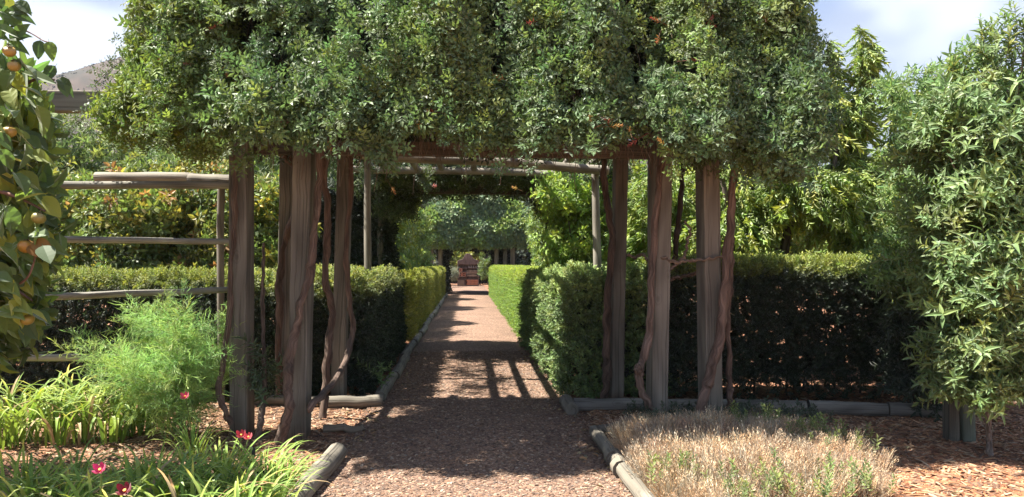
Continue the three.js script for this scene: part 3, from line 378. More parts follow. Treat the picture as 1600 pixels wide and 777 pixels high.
// ------------------------------------------------------------------ hedges
function hedge(name, label, b, o) { // b: [x0,x1,z0,z1,h] (z0 the near end); sprigs on every face, fewer inside
  const [x0, x1, z0, z1, h] = b, t = thing(name, label, 'hedge', V((x0 + x1) / 2, 0, -(z0 + z1) / 2)), R = rng(o.seed), it = [], W = x1 - x0, D = z1 - z0;
  const faces = [[W * h, 0, 0, 1, 'f'], [W * h, 0, 0, -1, 'b'], [D * h, -1, 0, 0, 'l'], [D * h, 1, 0, 0, 'r'], [W * D, 0, 1, 0, 't']], sc = o.scale ?? 1, off = o.offset ?? 0;
  for (const [area, nx, ny, n_z, f] of faces) for (let k = 0, n = area * o.dens * (o.face?.[f] ?? 1); k < n; k++) {
    let u = R(), w = R(), x, y, z;
    if (f === 'f' || f === 'b') { x = mix(x0, x1, u); y = w * h; z = f === 'f' ? z0 : z1; } else if (f === 't') { x = mix(x0, x1, u); z = mix(z0, z1, w); y = h; } else { z = mix(z0, z1, u); y = w * h; x = f === 'l' ? x0 : x1; }
    const thin = o.thin ? sstep(o.thin, 0.05, y) : 0; if (R() < thin * 0.86) continue;
    const gap = o.gaps ? nz(x * 3.2, y * 3.2, z * 3.2) : 1; if (o.gaps && gap < o.gaps && y < h * 0.65) continue;
    const bump = (o.rough ?? 0.05) * (1.6 * nz(x * 1.6 + off, y * 1.6, z * 1.6) + 1.1 * nz(x * 4.5, y * 4.5 + off, z * 4.5)), in_ = -Math.log(1 - R() * 0.95) * 0.035 - bump;
    x -= nx * in_; y -= ny * in_; z += n_z * in_; if (y < 0.03) y = 0.03 + R() * 0.05;
    const c = o.color(y / h, x, z, f);
    it.push([x, y, -z, nx + (R() - 0.5) * 1.5, ny + 0.35 + (R() - 0.5) * 1.3, n_z + (R() - 0.5) * 1.5, sc * (0.75 + R() * 0.5), ...vary(c, R, o.vary ?? 0.3)]);
  }
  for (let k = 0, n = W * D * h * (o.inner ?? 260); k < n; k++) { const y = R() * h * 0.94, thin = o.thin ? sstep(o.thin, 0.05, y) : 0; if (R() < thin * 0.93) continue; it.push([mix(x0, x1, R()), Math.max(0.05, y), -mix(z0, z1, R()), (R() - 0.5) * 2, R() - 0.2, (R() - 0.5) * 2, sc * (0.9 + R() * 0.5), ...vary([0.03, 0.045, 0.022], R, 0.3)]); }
  foliage('foliage', o.geos ?? S_SMALL, o.mat ?? HEDGE, it, t, o.seed);
  const n = Math.max(2, Math.round(Math.max(W, D) / (o.stemGap ?? 0.5)));
  for (let k = 0; k < n && !o.noStems; k++) { const u = (k + 0.3 + 0.4 * R()) / n, x = W > D ? mix(x0, x1, u) : mix(x0 + 0.2, x1 - 0.2, R()), z = W > D ? mix(z0 + 0.2, z1 - 0.2, R()) : mix(z0, z1, u); mesh('stem', stem(loc([V(x, -0.05, -z), V(x + (R() - 0.5) * 0.12, h * 0.3, -z), V(x + (R() - 0.5) * 0.3, h * 0.62, -z + (R() - 0.5) * 0.2)], t), 0.022, 0.012, { n: 8, tint: [0.9, 0.9, 0.9] }), BARK, t); }
  return t;
}
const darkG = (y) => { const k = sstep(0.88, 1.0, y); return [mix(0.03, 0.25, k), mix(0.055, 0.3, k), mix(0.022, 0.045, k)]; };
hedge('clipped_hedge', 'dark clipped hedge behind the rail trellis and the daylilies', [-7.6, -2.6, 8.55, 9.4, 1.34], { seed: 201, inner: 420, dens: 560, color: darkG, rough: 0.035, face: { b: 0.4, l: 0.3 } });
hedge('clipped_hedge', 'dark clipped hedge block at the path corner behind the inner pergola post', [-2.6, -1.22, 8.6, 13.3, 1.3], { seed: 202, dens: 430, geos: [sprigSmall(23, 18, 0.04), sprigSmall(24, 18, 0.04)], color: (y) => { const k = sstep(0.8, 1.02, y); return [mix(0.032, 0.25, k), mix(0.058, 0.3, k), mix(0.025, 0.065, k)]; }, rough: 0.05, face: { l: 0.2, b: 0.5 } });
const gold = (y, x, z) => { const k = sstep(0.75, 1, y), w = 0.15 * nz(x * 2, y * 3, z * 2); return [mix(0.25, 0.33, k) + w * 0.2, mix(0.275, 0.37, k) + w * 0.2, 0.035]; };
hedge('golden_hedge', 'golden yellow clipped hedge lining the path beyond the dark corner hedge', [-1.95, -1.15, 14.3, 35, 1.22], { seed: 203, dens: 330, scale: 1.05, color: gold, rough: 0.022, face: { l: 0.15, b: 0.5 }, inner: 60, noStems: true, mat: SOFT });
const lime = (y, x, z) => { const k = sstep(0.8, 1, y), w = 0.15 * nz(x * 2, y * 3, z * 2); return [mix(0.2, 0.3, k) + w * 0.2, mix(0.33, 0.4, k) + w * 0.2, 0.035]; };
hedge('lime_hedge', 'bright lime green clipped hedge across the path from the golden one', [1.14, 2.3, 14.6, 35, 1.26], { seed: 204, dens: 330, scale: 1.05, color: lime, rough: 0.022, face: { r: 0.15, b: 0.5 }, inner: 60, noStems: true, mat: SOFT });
hedge('leafy_hedge', 'loose leafy green hedge beside the path under the back pergola post', [1.18, 2.35, 8.35, 13.9, 1.3], { seed: 205, dens: 400, geos: [sprigSmall(25, 16, 0.046), sprigSmall(26, 18, 0.042)], color: (y) => { const k = sstep(0.7, 1.02, y); return [mix(0.17, 0.25, k), mix(0.25, 0.33, k), mix(0.075, 0.09, k)]; }, rough: 0.09, face: { r: 0.2, b: 0.5 } });
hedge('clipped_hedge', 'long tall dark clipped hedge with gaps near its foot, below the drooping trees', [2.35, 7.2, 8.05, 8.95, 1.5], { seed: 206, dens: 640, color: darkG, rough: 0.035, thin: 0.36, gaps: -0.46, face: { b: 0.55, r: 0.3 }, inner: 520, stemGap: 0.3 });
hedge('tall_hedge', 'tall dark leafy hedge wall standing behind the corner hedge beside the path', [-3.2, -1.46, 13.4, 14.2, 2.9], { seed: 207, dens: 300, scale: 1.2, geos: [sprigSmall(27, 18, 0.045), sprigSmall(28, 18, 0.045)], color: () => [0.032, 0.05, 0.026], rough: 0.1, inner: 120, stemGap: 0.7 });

// ------------------------------------------------------------------ trees and shrubs
function tree(name, label, category, base, o) {
  const t = thing(name, label, category, base, o.group), R = rng(o.seed), it = [];
  for (const l of o.limbs ?? []) mesh(l.name ?? 'trunk', stem(loc(l.p, t), l.r[0], l.r[1], { n: l.n ?? 20, tint: l.tint ?? [0.8, 0.85, 0.85] }), BARK, t);
  for (const [cx, cy, cz, rx, ry, rz, n, cl] of o.blobs) for (let k = 0; k < n; k++) {
    const v = rv(R).normalize(), q = Math.pow(R(), o.shell ?? 0.45), f = 1 + 0.32 * nz(v.x * 1.9 + cx, v.y * 1.9 + cy, v.z * 1.9 + cz), x = cx + v.x * rx * q * f, y = cy + v.y * ry * q * f, z = cz + v.z * rz * q * f;
    if (y < 0.12) continue; const cn = nz(x * (o.freq ?? 1.8), y * (o.freq ?? 1.8), z * (o.freq ?? 1.8)); if (cn < (o.gap ?? -0.18)) continue;
    it.push([x, y, z, (v.x * 0.8 + (R() - 0.5) * 1.2) * (o.side ?? 1), (o.rise ?? 0) + (R() - 0.5), (v.z * 0.8 + (R() - 0.5) * 1.2) * (o.side ?? 1), (o.scale ?? 1) * (0.7 + 0.55 * R()), ...vary((cl ?? o.color)(x, y, z, R), R, o.vary ?? 0.3)]);
  }
  for (const s of o.shoots ?? []) { const pts = spline(s, 14); mesh('shoot', stem(loc(pts, t), 0.012, 0.004, { n: 10, tint: [0.9, 1, 0.7] }), BARK, t); for (let i = 1; i < 15; i++) for (let k = 0; k < (o.shootN ?? 3); k++) it.push([pts[i].x + (R() - 0.5) * 0.08, pts[i].y, pts[i].z + (R() - 0.5) * 0.08, (R() - 0.5) * 1.6, (o.rise ?? 0) * 0.7 + 0.1, (R() - 0.5) * 1.6, (o.scale ?? 1) * (0.6 + 0.4 * R()), ...vary(o.color(pts[i].x, pts[i].y, pts[i].z, R), R, 0.25)]); }
  foliage('crown', o.geos, o.mat ?? LEAF, it, t, o.seed); return t;
}
const peachC = (x, y, z, R) => { const yl = R() < 0.22 ? 0.8 : 0.25 * R(); return [mix(0.2, 0.38, yl), mix(0.31, 0.43, yl), mix(0.05, 0.055, yl)]; };
const S_PEACH = [sprigLance(35, 13, 0.115, 0.1, 0.45), sprigLance(36, 14, 0.11, -0.2, 0.6)];
{
  const b = V(4.35, 0, -10.1);
  tree('drooping_fruit_tree', 'tree with drooping narrow leaves and tall leafy shoots behind the dark hedge', 'tree', b, { seed: 301, geos: S_PEACH, color: peachC, rise: -0.85, side: 1.0, gap: -0.06, freq: 1.7, shell: 0.5,
    limbs: [{ p: [V(4.5, -0.1, -10), V(4.45, 0.9, -10), at(1222, 404, 10), at(1176, 375, 9.9), at(1146, 340, 9.8), at(1128, 280, 9.8)], r: [0.13, 0.06], n: 26 }, { p: [at(1222, 410, 10), at(1236, 345, 10), at(1262, 305, 10), at(1296, 280, 9.9), at(1310, 200, 10)], r: [0.1, 0.04], name: 'limb' }, { p: [at(1176, 375, 9.9), at(1165, 330, 10), at(1190, 250, 10.1)], r: [0.06, 0.03], name: 'limb' }],
    blobs: [[3.7, 2.3, -10, 0.8, 0.75, 0.7, 1300], [4.6, 2.6, -9.9, 0.85, 1.0, 0.8, 2300], [5.2, 3.1, -10, 0.55, 0.9, 0.6, 1100], [4.4, 3.4, -10.2, 0.6, 0.6, 0.6, 700], [3.0, 2.2, -10.6, 0.75, 0.85, 0.6, 1200], [5.4, 1.9, -9.8, 0.6, 0.5, 0.6, 600]],
    shoots: [[at(1300, 190, 10), at(1298, 120, 10), at(1292, 62, 10)], [at(1350, 200, 10), at(1352, 110, 10), at(1344, 42, 10)], [at(1356, 160, 10), at(1362, 100, 10), at(1358, 66, 10)], [at(1320, 200, 10), at(1316, 150, 10), at(1310, 100, 10)], [at(1345, 170, 9.9), at(1346, 120, 9.9), at(1350, 75, 9.9)]], shootN: 6 });
  tree('drooping_fruit_tree', 'second drooping leaved tree, between the tall shoots and the pale leaved young tree', 'tree', V(6.4, 0, -10.4), { seed: 302, geos: S_PEACH, color: peachC, rise: -0.8, side: 1.0, gap: -0.08, freq: 1.7, shell: 0.5,
    limbs: [{ p: [V(6.3, -0.1, -10.4), at(1370, 410, 10.2), at(1392, 380, 10.2), at(1420, 300, 10.2)], r: [0.11, 0.05] }, { p: [at(1366, 414, 10.2), at(1364, 390, 10.2), at(1385, 385, 10), at(1340, 330, 10)], r: [0.07, 0.03], name: 'limb' }],
    blobs: [[5.95, 2.1, -10.2, 0.6, 0.8, 0.8, 1500], [6.7, 2.6, -10.3, 0.9, 1.2, 0.8, 2300], [7.8, 2.6, -10.4, 0.9, 1.2, 0.8, 1500]], shoots: [[at(1400, 190, 10), at(1398, 150, 10), at(1396, 124, 10)], [at(1440, 180, 10), at(1450, 150, 10), at(1462, 120, 10)]], shootN: 5 });
  tree('fruit_tree', 'sunlit green tree seen between the inner pergola post and the outer one', 'tree', V(2.9, 0, -12.6), { seed: 303, geos: S_LANCE, color: peachC, rise: -0.9, side: 0.8, gap: -0.1, limbs: [{ p: [V(2.9, -0.1, -12.6), V(2.95, 1.2, -12.6), V(3.2, 2.4, -12.5)], r: [0.09, 0.04] }], blobs: [[2.9, 2.3, -12.6, 1.0, 1.15, 0.8, 2400], [4.1, 2.4, -13, 1.0, 1.3, 0.8, 1700]] });
  const yel = (x, y, z, R) => { const k = R(); return k < 0.4 ? [0.3, 0.4, 0.05] : [0.26, 0.4, 0.06]; };
  tree('leafy_shrub', 'bright green leafy shrub climbing the pale leaning pole beside the path', 'shrub', V(1.75, 0, -11.6), { seed: 304, geos: S_BROAD, mat: SOFT, color: yel, blobs: [[1.65, 2.0, -11.8, 0.42, 0.85, 0.5, 620], [2.1, 1.9, -12.2, 0.5, 1.0, 0.5, 700], [1.5, 2.6, -11.4, 0.4, 0.35, 0.5, 260]], limbs: [{ p: [V(1.8, -0.1, -11.8), V(1.75, 1.2, -11.7), V(1.6, 2.2, -11.6)], r: [0.03, 0.012] }] });
}
{ // trees behind the trellis
  const oc = (x, y, z, R) => { const k = R(); return k < 0.28 ? [0.36, 0.34, 0.05] : k < 0.32 ? [0.4, 0.22, 0.07] : [0.17, 0.24, 0.045]; };
  const defs = [['young fruit tree with yellowing leaves behind the trellis, closest to the pergola posts', -3.3, 10.9, 1.05, 401], ['young fruit tree with yellowing leaves in the middle of the view through the trellis rails', -4.6, 10.7, 1.1, 402], ['young fruit tree with yellowing leaves behind the trellis, closest to the persimmon tree', -5.8, 10.8, 1.1, 403], ['dark young fruit tree mostly hidden by the persimmon tree', -7.3, 10.9, 1.2, 404]];
  for (const [l, x, z, r, s] of defs) tree('fruit_tree', l, 'tree', V(x, 0, -z), { seed: s, geos: S_BROAD, color: oc, gap: -0.2, limbs: [{ p: [V(x, -0.1, -z), V(x + 0.1, 0.9, -z), V(x - 0.1, 2.2, -z)], r: [0.07, 0.03] }], blobs: [[x, 2.0, -z, r * 0.85, 0.8, 0.7, 1700], [x + 0.3, 1.5, -z + 0.3, 0.7, 0.5, 0.5, 600], [x - 0.2, 2.5, -z - 0.2, 0.7, 0.55, 0.5, 600]] });
  const gc = (x, y, z, R) => (R() < 0.3 ? [0.23, 0.29, 0.06] : [0.155, 0.225, 0.06]);
  for (const [l, x, z, top, s] of [['tall pale green willowy tree behind the yellowing fruit trees, nearest the pergola', -5.7, 15.5, 4.6, 411], ['tall pale green willowy tree behind the yellowing fruit trees, nearest the brown hill', -7.7, 15.8, 4.9, 412], ['green tree glimpsed through the gap between the outer and inner pergola posts', -3.7, 16.5, 4.8, 414], ['tall green tree showing above the upper rail beside the persimmon leaves', -9.9, 16, 5.0, 413]]) tree('willowy_tree', l, 'tree', V(x, 0, -z), { seed: s, geos: S_LANCE, color: gc, scale: 1.1, rise: -0.2, limbs: [{ p: [V(x, -0.1, -z), V(x, 1.4, -z), V(x + 0.2, top - 0.8, -z)], r: [0.1, 0.04] }], blobs: [[x, top * 0.6, -z, 1.4, top * 0.36, 1.1, 3000], [x + 0.8, top * 0.42, -z + 0.4, 1.0, top * 0.3, 0.8, 900]] });
}
{ // along the path further off
  const gy = (x, y, z, R) => (R() < 0.4 ? [0.36, 0.4, 0.055] : [0.22, 0.31, 0.06]), gg = (x, y, z, R) => (R() < 0.35 ? [0.3, 0.4, 0.065] : [0.19, 0.29, 0.06]);
  const row = [['yellow green shrub just behind the golden hedge, nearest the tall dark hedge', -2.5, 19, 3.3, gy, 421], ['golden green tree behind the golden hedge, halfway to the far pergola', -2.65, 25, 4.2, gy, 422], ['rounded green tree behind the golden hedge, next to the far pergola', -2.6, 31, 4.0, gg, 423], ['light green tree behind the lime hedge, nearest the pale pole', 3.3, 18.5, 3.6, gg, 424], ['light green tree behind the lime hedge, halfway to the far pergola', 3.3, 24, 4.2, gg, 425], ['bushy green tree behind the lime hedge, next to the far pergola', 3.6, 31, 4.4, gg, 426]];
  for (const [l, x, z, top, c, s] of row) tree('background_tree', l, 'tree', V(x, 0, -z), { seed: s, geos: S_FAR, color: c, scale: 1.25, limbs: [{ p: [V(x, -0.1, -z), V(x, 1.2, -z), V(x + 0.1, top - 0.9, -z)], r: [0.09, 0.03], n: 8 }], blobs: [[x, top * 0.58, -z, 1.0, top * 0.4, 1.3, 1900], [x + 0.2, top * 0.34, -z + 0.5, 0.9, top * 0.24, 1.0, 700]] });
  const wide = [[-8, 24, 5], [-12, 28, 5.5], [-6.5, 36, 5.5], [-14, 44, 6], [-20, 30, 6], [8, 20, 4.6], [11, 17, 4.4], [13, 26, 5], [7.5, 33, 5.4], [16, 40, 6], [22, 30, 6], [9.5, 13.5, 4.2]];
  wide.forEach(([x, z, top], i) => tree('orchard_tree', ['orchard tree far behind the willowy trees, first of the row', 'orchard tree beyond the brown hill foot, behind the trellis', 'orchard tree behind the golden hedge trees, level with the far pergola', 'distant orchard tree below the brown hill', 'outermost orchard tree past the persimmon tree', 'orchard tree behind the drooping fruit trees, nearest the lime hedge', 'orchard tree behind the second drooping tree', 'orchard tree behind the pale leaved young tree', 'orchard tree behind the lime hedge, level with the far pergola', 'distant orchard tree below the blue mountain', 'outermost orchard tree past the pale leaved young tree', 'orchard tree showing between the drooping tree and the pale leaved young tree'][i], 'tree', V(x, 0, -z), { seed: 440 + i, geos: S_FAR, color: i % 2 ? gg : gy, scale: 1.4, limbs: [{ p: [V(x, -0.1, -z), V(x, 1.4, -z), V(x + 0.2, top - 1.2, -z)], r: [0.12, 0.04], n: 8 }], blobs: [[x, top * 0.56, -z, 1.7, top * 0.42, 1.6, 2100]] }));
  { const R = rng(460), it = []; for (let k = 0; k < 16000; k++) { const x = mix(-48, 48, R()), z = -mix(56, 64, R()), top = 6.4 + 2.2 * nz(x * 0.16, 3) + 1.2 * nz(x * 0.6, 9); it.push([x, R() * top, z, (R() - 0.5) * 2, R() - 0.2, R() * 1.5, 2.6 + R() * 1.6, ...vary([0.07, 0.11, 0.035], R, 0.35)]); } tag(instances('treeline', S_FAR[0], LEAF, it, null, 46), 'dense green belt of trees closing the far end of the garden', null, null, 'stuff'); }
  // behind the insect hotel
  tree('sunlit_shrub', 'yellow green sunlit shrub rising behind the insect hotel', 'shrub', V(-0.8, 0, -51.5), { seed: 471, geos: S_FAR, color: (x, y, z, R) => (R() < 0.5 ? [0.42, 0.46, 0.08] : [0.26, 0.36, 0.08]), scale: 1.6, limbs: [], blobs: [[-1.2, 1.5, -51.5, 1.3, 1.4, 0.8, 1100], [0.3, 2.3, -52, 1.4, 0.7, 0.8, 800]] });
  tree('dark_shrub', 'dark shaded shrub beside the insect hotel', 'shrub', V(1.6, 0, -52), { seed: 472, geos: S_FAR, color: () => [0.05, 0.05, 0.034], scale: 1.6, limbs: [], blobs: [[1.7, 1.3, -52, 1.2, 1.4, 0.7, 800]] });
  tree('round_shrub', 'rounded bright green shrub in front of the dark one near the insect hotel', 'shrub', V(1.35, 0, -45), { seed: 473, geos: S_FAR, color: (x, y, z, R) => [0.13, 0.2, 0.04], scale: 1.1, limbs: [], blobs: [[1.4, 1.15, -45, 0.55, 0.75, 0.5, 520]] });
  tree('silver_shrub', 'pale silvery grassy shrub at the side of the insect hotel', 'shrub', V(-0.7, 0, -46.3), { seed: 474, geos: S_FEATHER, mat: DRY, color: () => [0.26, 0.28, 0.19], scale: 1.7, rise: 0.9, limbs: [], blobs: [[-0.98, 0.45, -46.3, 0.2, 0.5, 0.3, 500]] });
}
{ // far pergola
  const f = thing('far_pergola', 'distant timber pergola at the end of the hedges under a mound of creeper', 'pergola', V(0.4, 0, -37.5));
  for (const [x, z] of [[-1.3, 36], [-1.75, 36.2], [-1.35, 39.5], [1.42, 36], [1.85, 36.3], [2.2, 36], [1.5, 39.5], [2.1, 39.5]]) mesh('post', timber(V(x, -0.1, -z).sub(f.position), V(x, 2.6, -z).sub(f.position), 0.2, 0.26, { tint: [1.1, 1.1, 1.1], n: 4 }), WOOD, f);
  for (const z of [35.9, 39.6]) mesh('beam', timber(V(-2.2, 2.36, -z).sub(f.position), V(2.8, 2.36, -z).sub(f.position), 0.2, 0.1, { ref: UP, tint: [0.6, 0.55, 0.5], n: 4 }), WOOD, f);
  const c = thing('flowering_creeper', 'grey green mound of creeper on top of the distant pergola', 'creeper', V(0.6, 0, -37.5)), R = rng(481), it = [];
  for (let k = 0; k < 6500; k++) { const v = rv(R), sx = 2.65, x = 0.7 + v.x * sx, t = Math.abs(v.x), hh = 4.75 - 1.0 * t * t + 0.3 * nz(x, 2), y = mix(2.35 + 0.1 * nz(x * 2, 8), hh, R()), fz = 35.4 + 0.5 * sstep(3.4, 4.8, y) + 0.5 * nz(x * 0.9, y * 0.9, 3), z = -(R() < 0.6 ? fz + R() * 0.25 : mix(fz, 40.4, R())); if (z < -fz - 0.4 && y < 2.7) continue; const yl = nz(x * 1.2, y * 1.2, 9) > 0.12; it.push([x, y, z, (R() - 0.5) * 1.6, R() - 0.4, 0.7 + R() * 0.6, 1.3 + R() * 0.8, ...vary(yl ? [0.25, 0.36, 0.08] : [0.2, 0.28, 0.13], R, 0.3)]); }
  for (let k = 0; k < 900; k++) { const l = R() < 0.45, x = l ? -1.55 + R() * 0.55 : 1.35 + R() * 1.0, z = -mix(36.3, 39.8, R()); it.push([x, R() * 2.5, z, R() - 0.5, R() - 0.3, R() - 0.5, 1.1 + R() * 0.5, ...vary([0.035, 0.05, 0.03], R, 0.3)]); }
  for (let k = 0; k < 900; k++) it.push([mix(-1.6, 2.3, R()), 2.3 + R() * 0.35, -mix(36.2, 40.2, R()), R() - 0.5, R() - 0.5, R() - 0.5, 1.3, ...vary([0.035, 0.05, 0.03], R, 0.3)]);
  foliage('foliage', [S_FAR[0], S_FAR[1]], LEAF, it, c, 48);
}
{ // insect hotel
  const h = thing('insect_hotel', 'brick and wood insect hotel with a curved gable at the end of the path', 'insect hotel', V(0.06, 0, -48));
  const brown = std({ ...woodMaps(41, [0.28, 0.2, 0.17], [0.15, 0.105, 0.09], [0.7, 2]), roughness: 0.9, bumpScale: 0.005, vertexColors: true }), clay = std({ color: new THREE.Color().setRGB(0.42, 0.17, 0.1), roughness: 0.9 }), hole = std({ color: new THREE.Color().setRGB(0.03, 0.02, 0.02), roughness: 1 }), cut = std({ color: new THREE.Color().setRGB(0.3, 0.22, 0.16), roughness: 0.9 });
  const bx = (name, x, y, z, w, hh, d, m, parent = h) => { const g = new THREE.BoxGeometry(w, hh, d); g.setAttribute('color', new THREE.Float32BufferAttribute(new Float32Array(72).fill(1), 3)); const o = mesh(name, g, m, parent); o.position.set(x, y, z); return o; };
  const s = new THREE.Shape(); s.moveTo(-0.69, 0); s.lineTo(0.69, 0); s.lineTo(0.69, 1.5); s.quadraticCurveTo(0.7, 1.68, 0.52, 1.7); s.quadraticCurveTo(0.32, 1.72, 0.27, 1.88); s.quadraticCurveTo(0.17, 2.07, 0.06, 2.1); s.lineTo(-0.06, 2.1); s.quadraticCurveTo(-0.17, 2.07, -0.27, 1.88); s.quadraticCurveTo(-0.32, 1.72, -0.52, 1.7); s.quadraticCurveTo(-0.7, 1.68, -0.69, 1.5); s.closePath();
  const eg = new THREE.ExtrudeGeometry(s, { depth: 0.06, bevelEnabled: true, bevelSize: 0.01, bevelThickness: 0.01, bevelSegments: 1, curveSegments: 8 }); eg.setAttribute('color', new THREE.Float32BufferAttribute(new Float32Array(eg.attributes.position.count * 3).fill(1), 3)); const bk = mesh('back_board', eg, brown, h); bk.position.z = -0.1;
  const gs = new THREE.Shape(); gs.moveTo(-0.69, 1.42); gs.lineTo(0.69, 1.42); gs.lineTo(0.69, 1.5); gs.quadraticCurveTo(0.7, 1.68, 0.52, 1.7); gs.quadraticCurveTo(0.32, 1.72, 0.27, 1.88); gs.quadraticCurveTo(0.17, 2.07, 0.06, 2.1); gs.lineTo(-0.06, 2.1); gs.quadraticCurveTo(-0.17, 2.07, -0.27, 1.88); gs.quadraticCurveTo(-0.32, 1.72, -0.52, 1.7); gs.quadraticCurveTo(-0.7, 1.68, -0.69, 1.5); gs.closePath();
  const gg = new THREE.ExtrudeGeometry(gs, { depth: 0.22, bevelEnabled: true, bevelSize: 0.012, bevelThickness: 0.012, bevelSegments: 1, curveSegments: 8 }); gg.setAttribute('color', new THREE.Float32BufferAttribute(new Float32Array(gg.attributes.position.count * 3).fill(1), 3)); mesh('gable', gg, brown, h).position.z = -0.02;
  for (const x of [-0.67, 0.67]) bx('side_board', x, 0.72, 0.1, 0.05, 1.42, 0.24, brown);
  for (const y of [0.06, 0.46, 0.62, 0.92, 1.18]) bx('shelf', 0, y, 0.1, 1.29, 0.04, 0.22, brown);
  bx('divider', -0.12, 1.0, 0.1, 0.04, 0.6, 0.2, brown); bx('divider', -0.2, 0.26, 0.1, 0.04, 0.36, 0.2, brown);
  for (let r = 0; r < 3; r++) for (let k = 0; k < 3; k++) bx('brick', 0.02 + k * 0.245 + (r % 2) * 0.04, 0.14 + r * 0.115, 0.1, 0.225, 0.1, 0.2, clay);
  for (const [x, y] of [[-0.5, 0.7], [-0.27, 0.7], [-0.5, 0.83], [-0.27, 0.83], [-0.48, 1.05]]) { const b = bx('clay_block', x, y, 0.1, 0.21, y > 1 ? 0.2 : 0.115, 0.2, clay); const c = new THREE.CylinderGeometry(0.045, 0.045, 0.03, 10); c.rotateX(Math.PI / 2); mesh('opening', c, hole, b).position.z = 0.1; }
  const R = rng(9); for (let k = 0; k < 14; k++) { const r = 0.035 + R() * 0.03, c = new THREE.CylinderGeometry(r, r, 0.22, 9); c.rotateX(Math.PI / 2); mesh('log', c, cut, h).position.set(-0.02 + (k % 7) * 0.093, k < 7 ? 0.99 : 0.71, 0.1 + R() * 0.02); }
  for (let k = 0; k < 6; k++) bx('stick', 0.25, 0.82 + k * 0.014, 0.1, 0.7, 0.012, 0.2, cut); for (let k = 0; k < 5; k++) bx('stick', -0.45, 0.12 + k * 0.06, 0.1, 0.4, 0.035, 0.2, cut);
  for (let k = 0; k < 4; k++) { const c = new THREE.ConeGeometry(0.07, 0.16, 8); mesh('pine_cone', c, cut, h).position.set(0.05 + k * 0.15, 1.28, 0.12); }
}

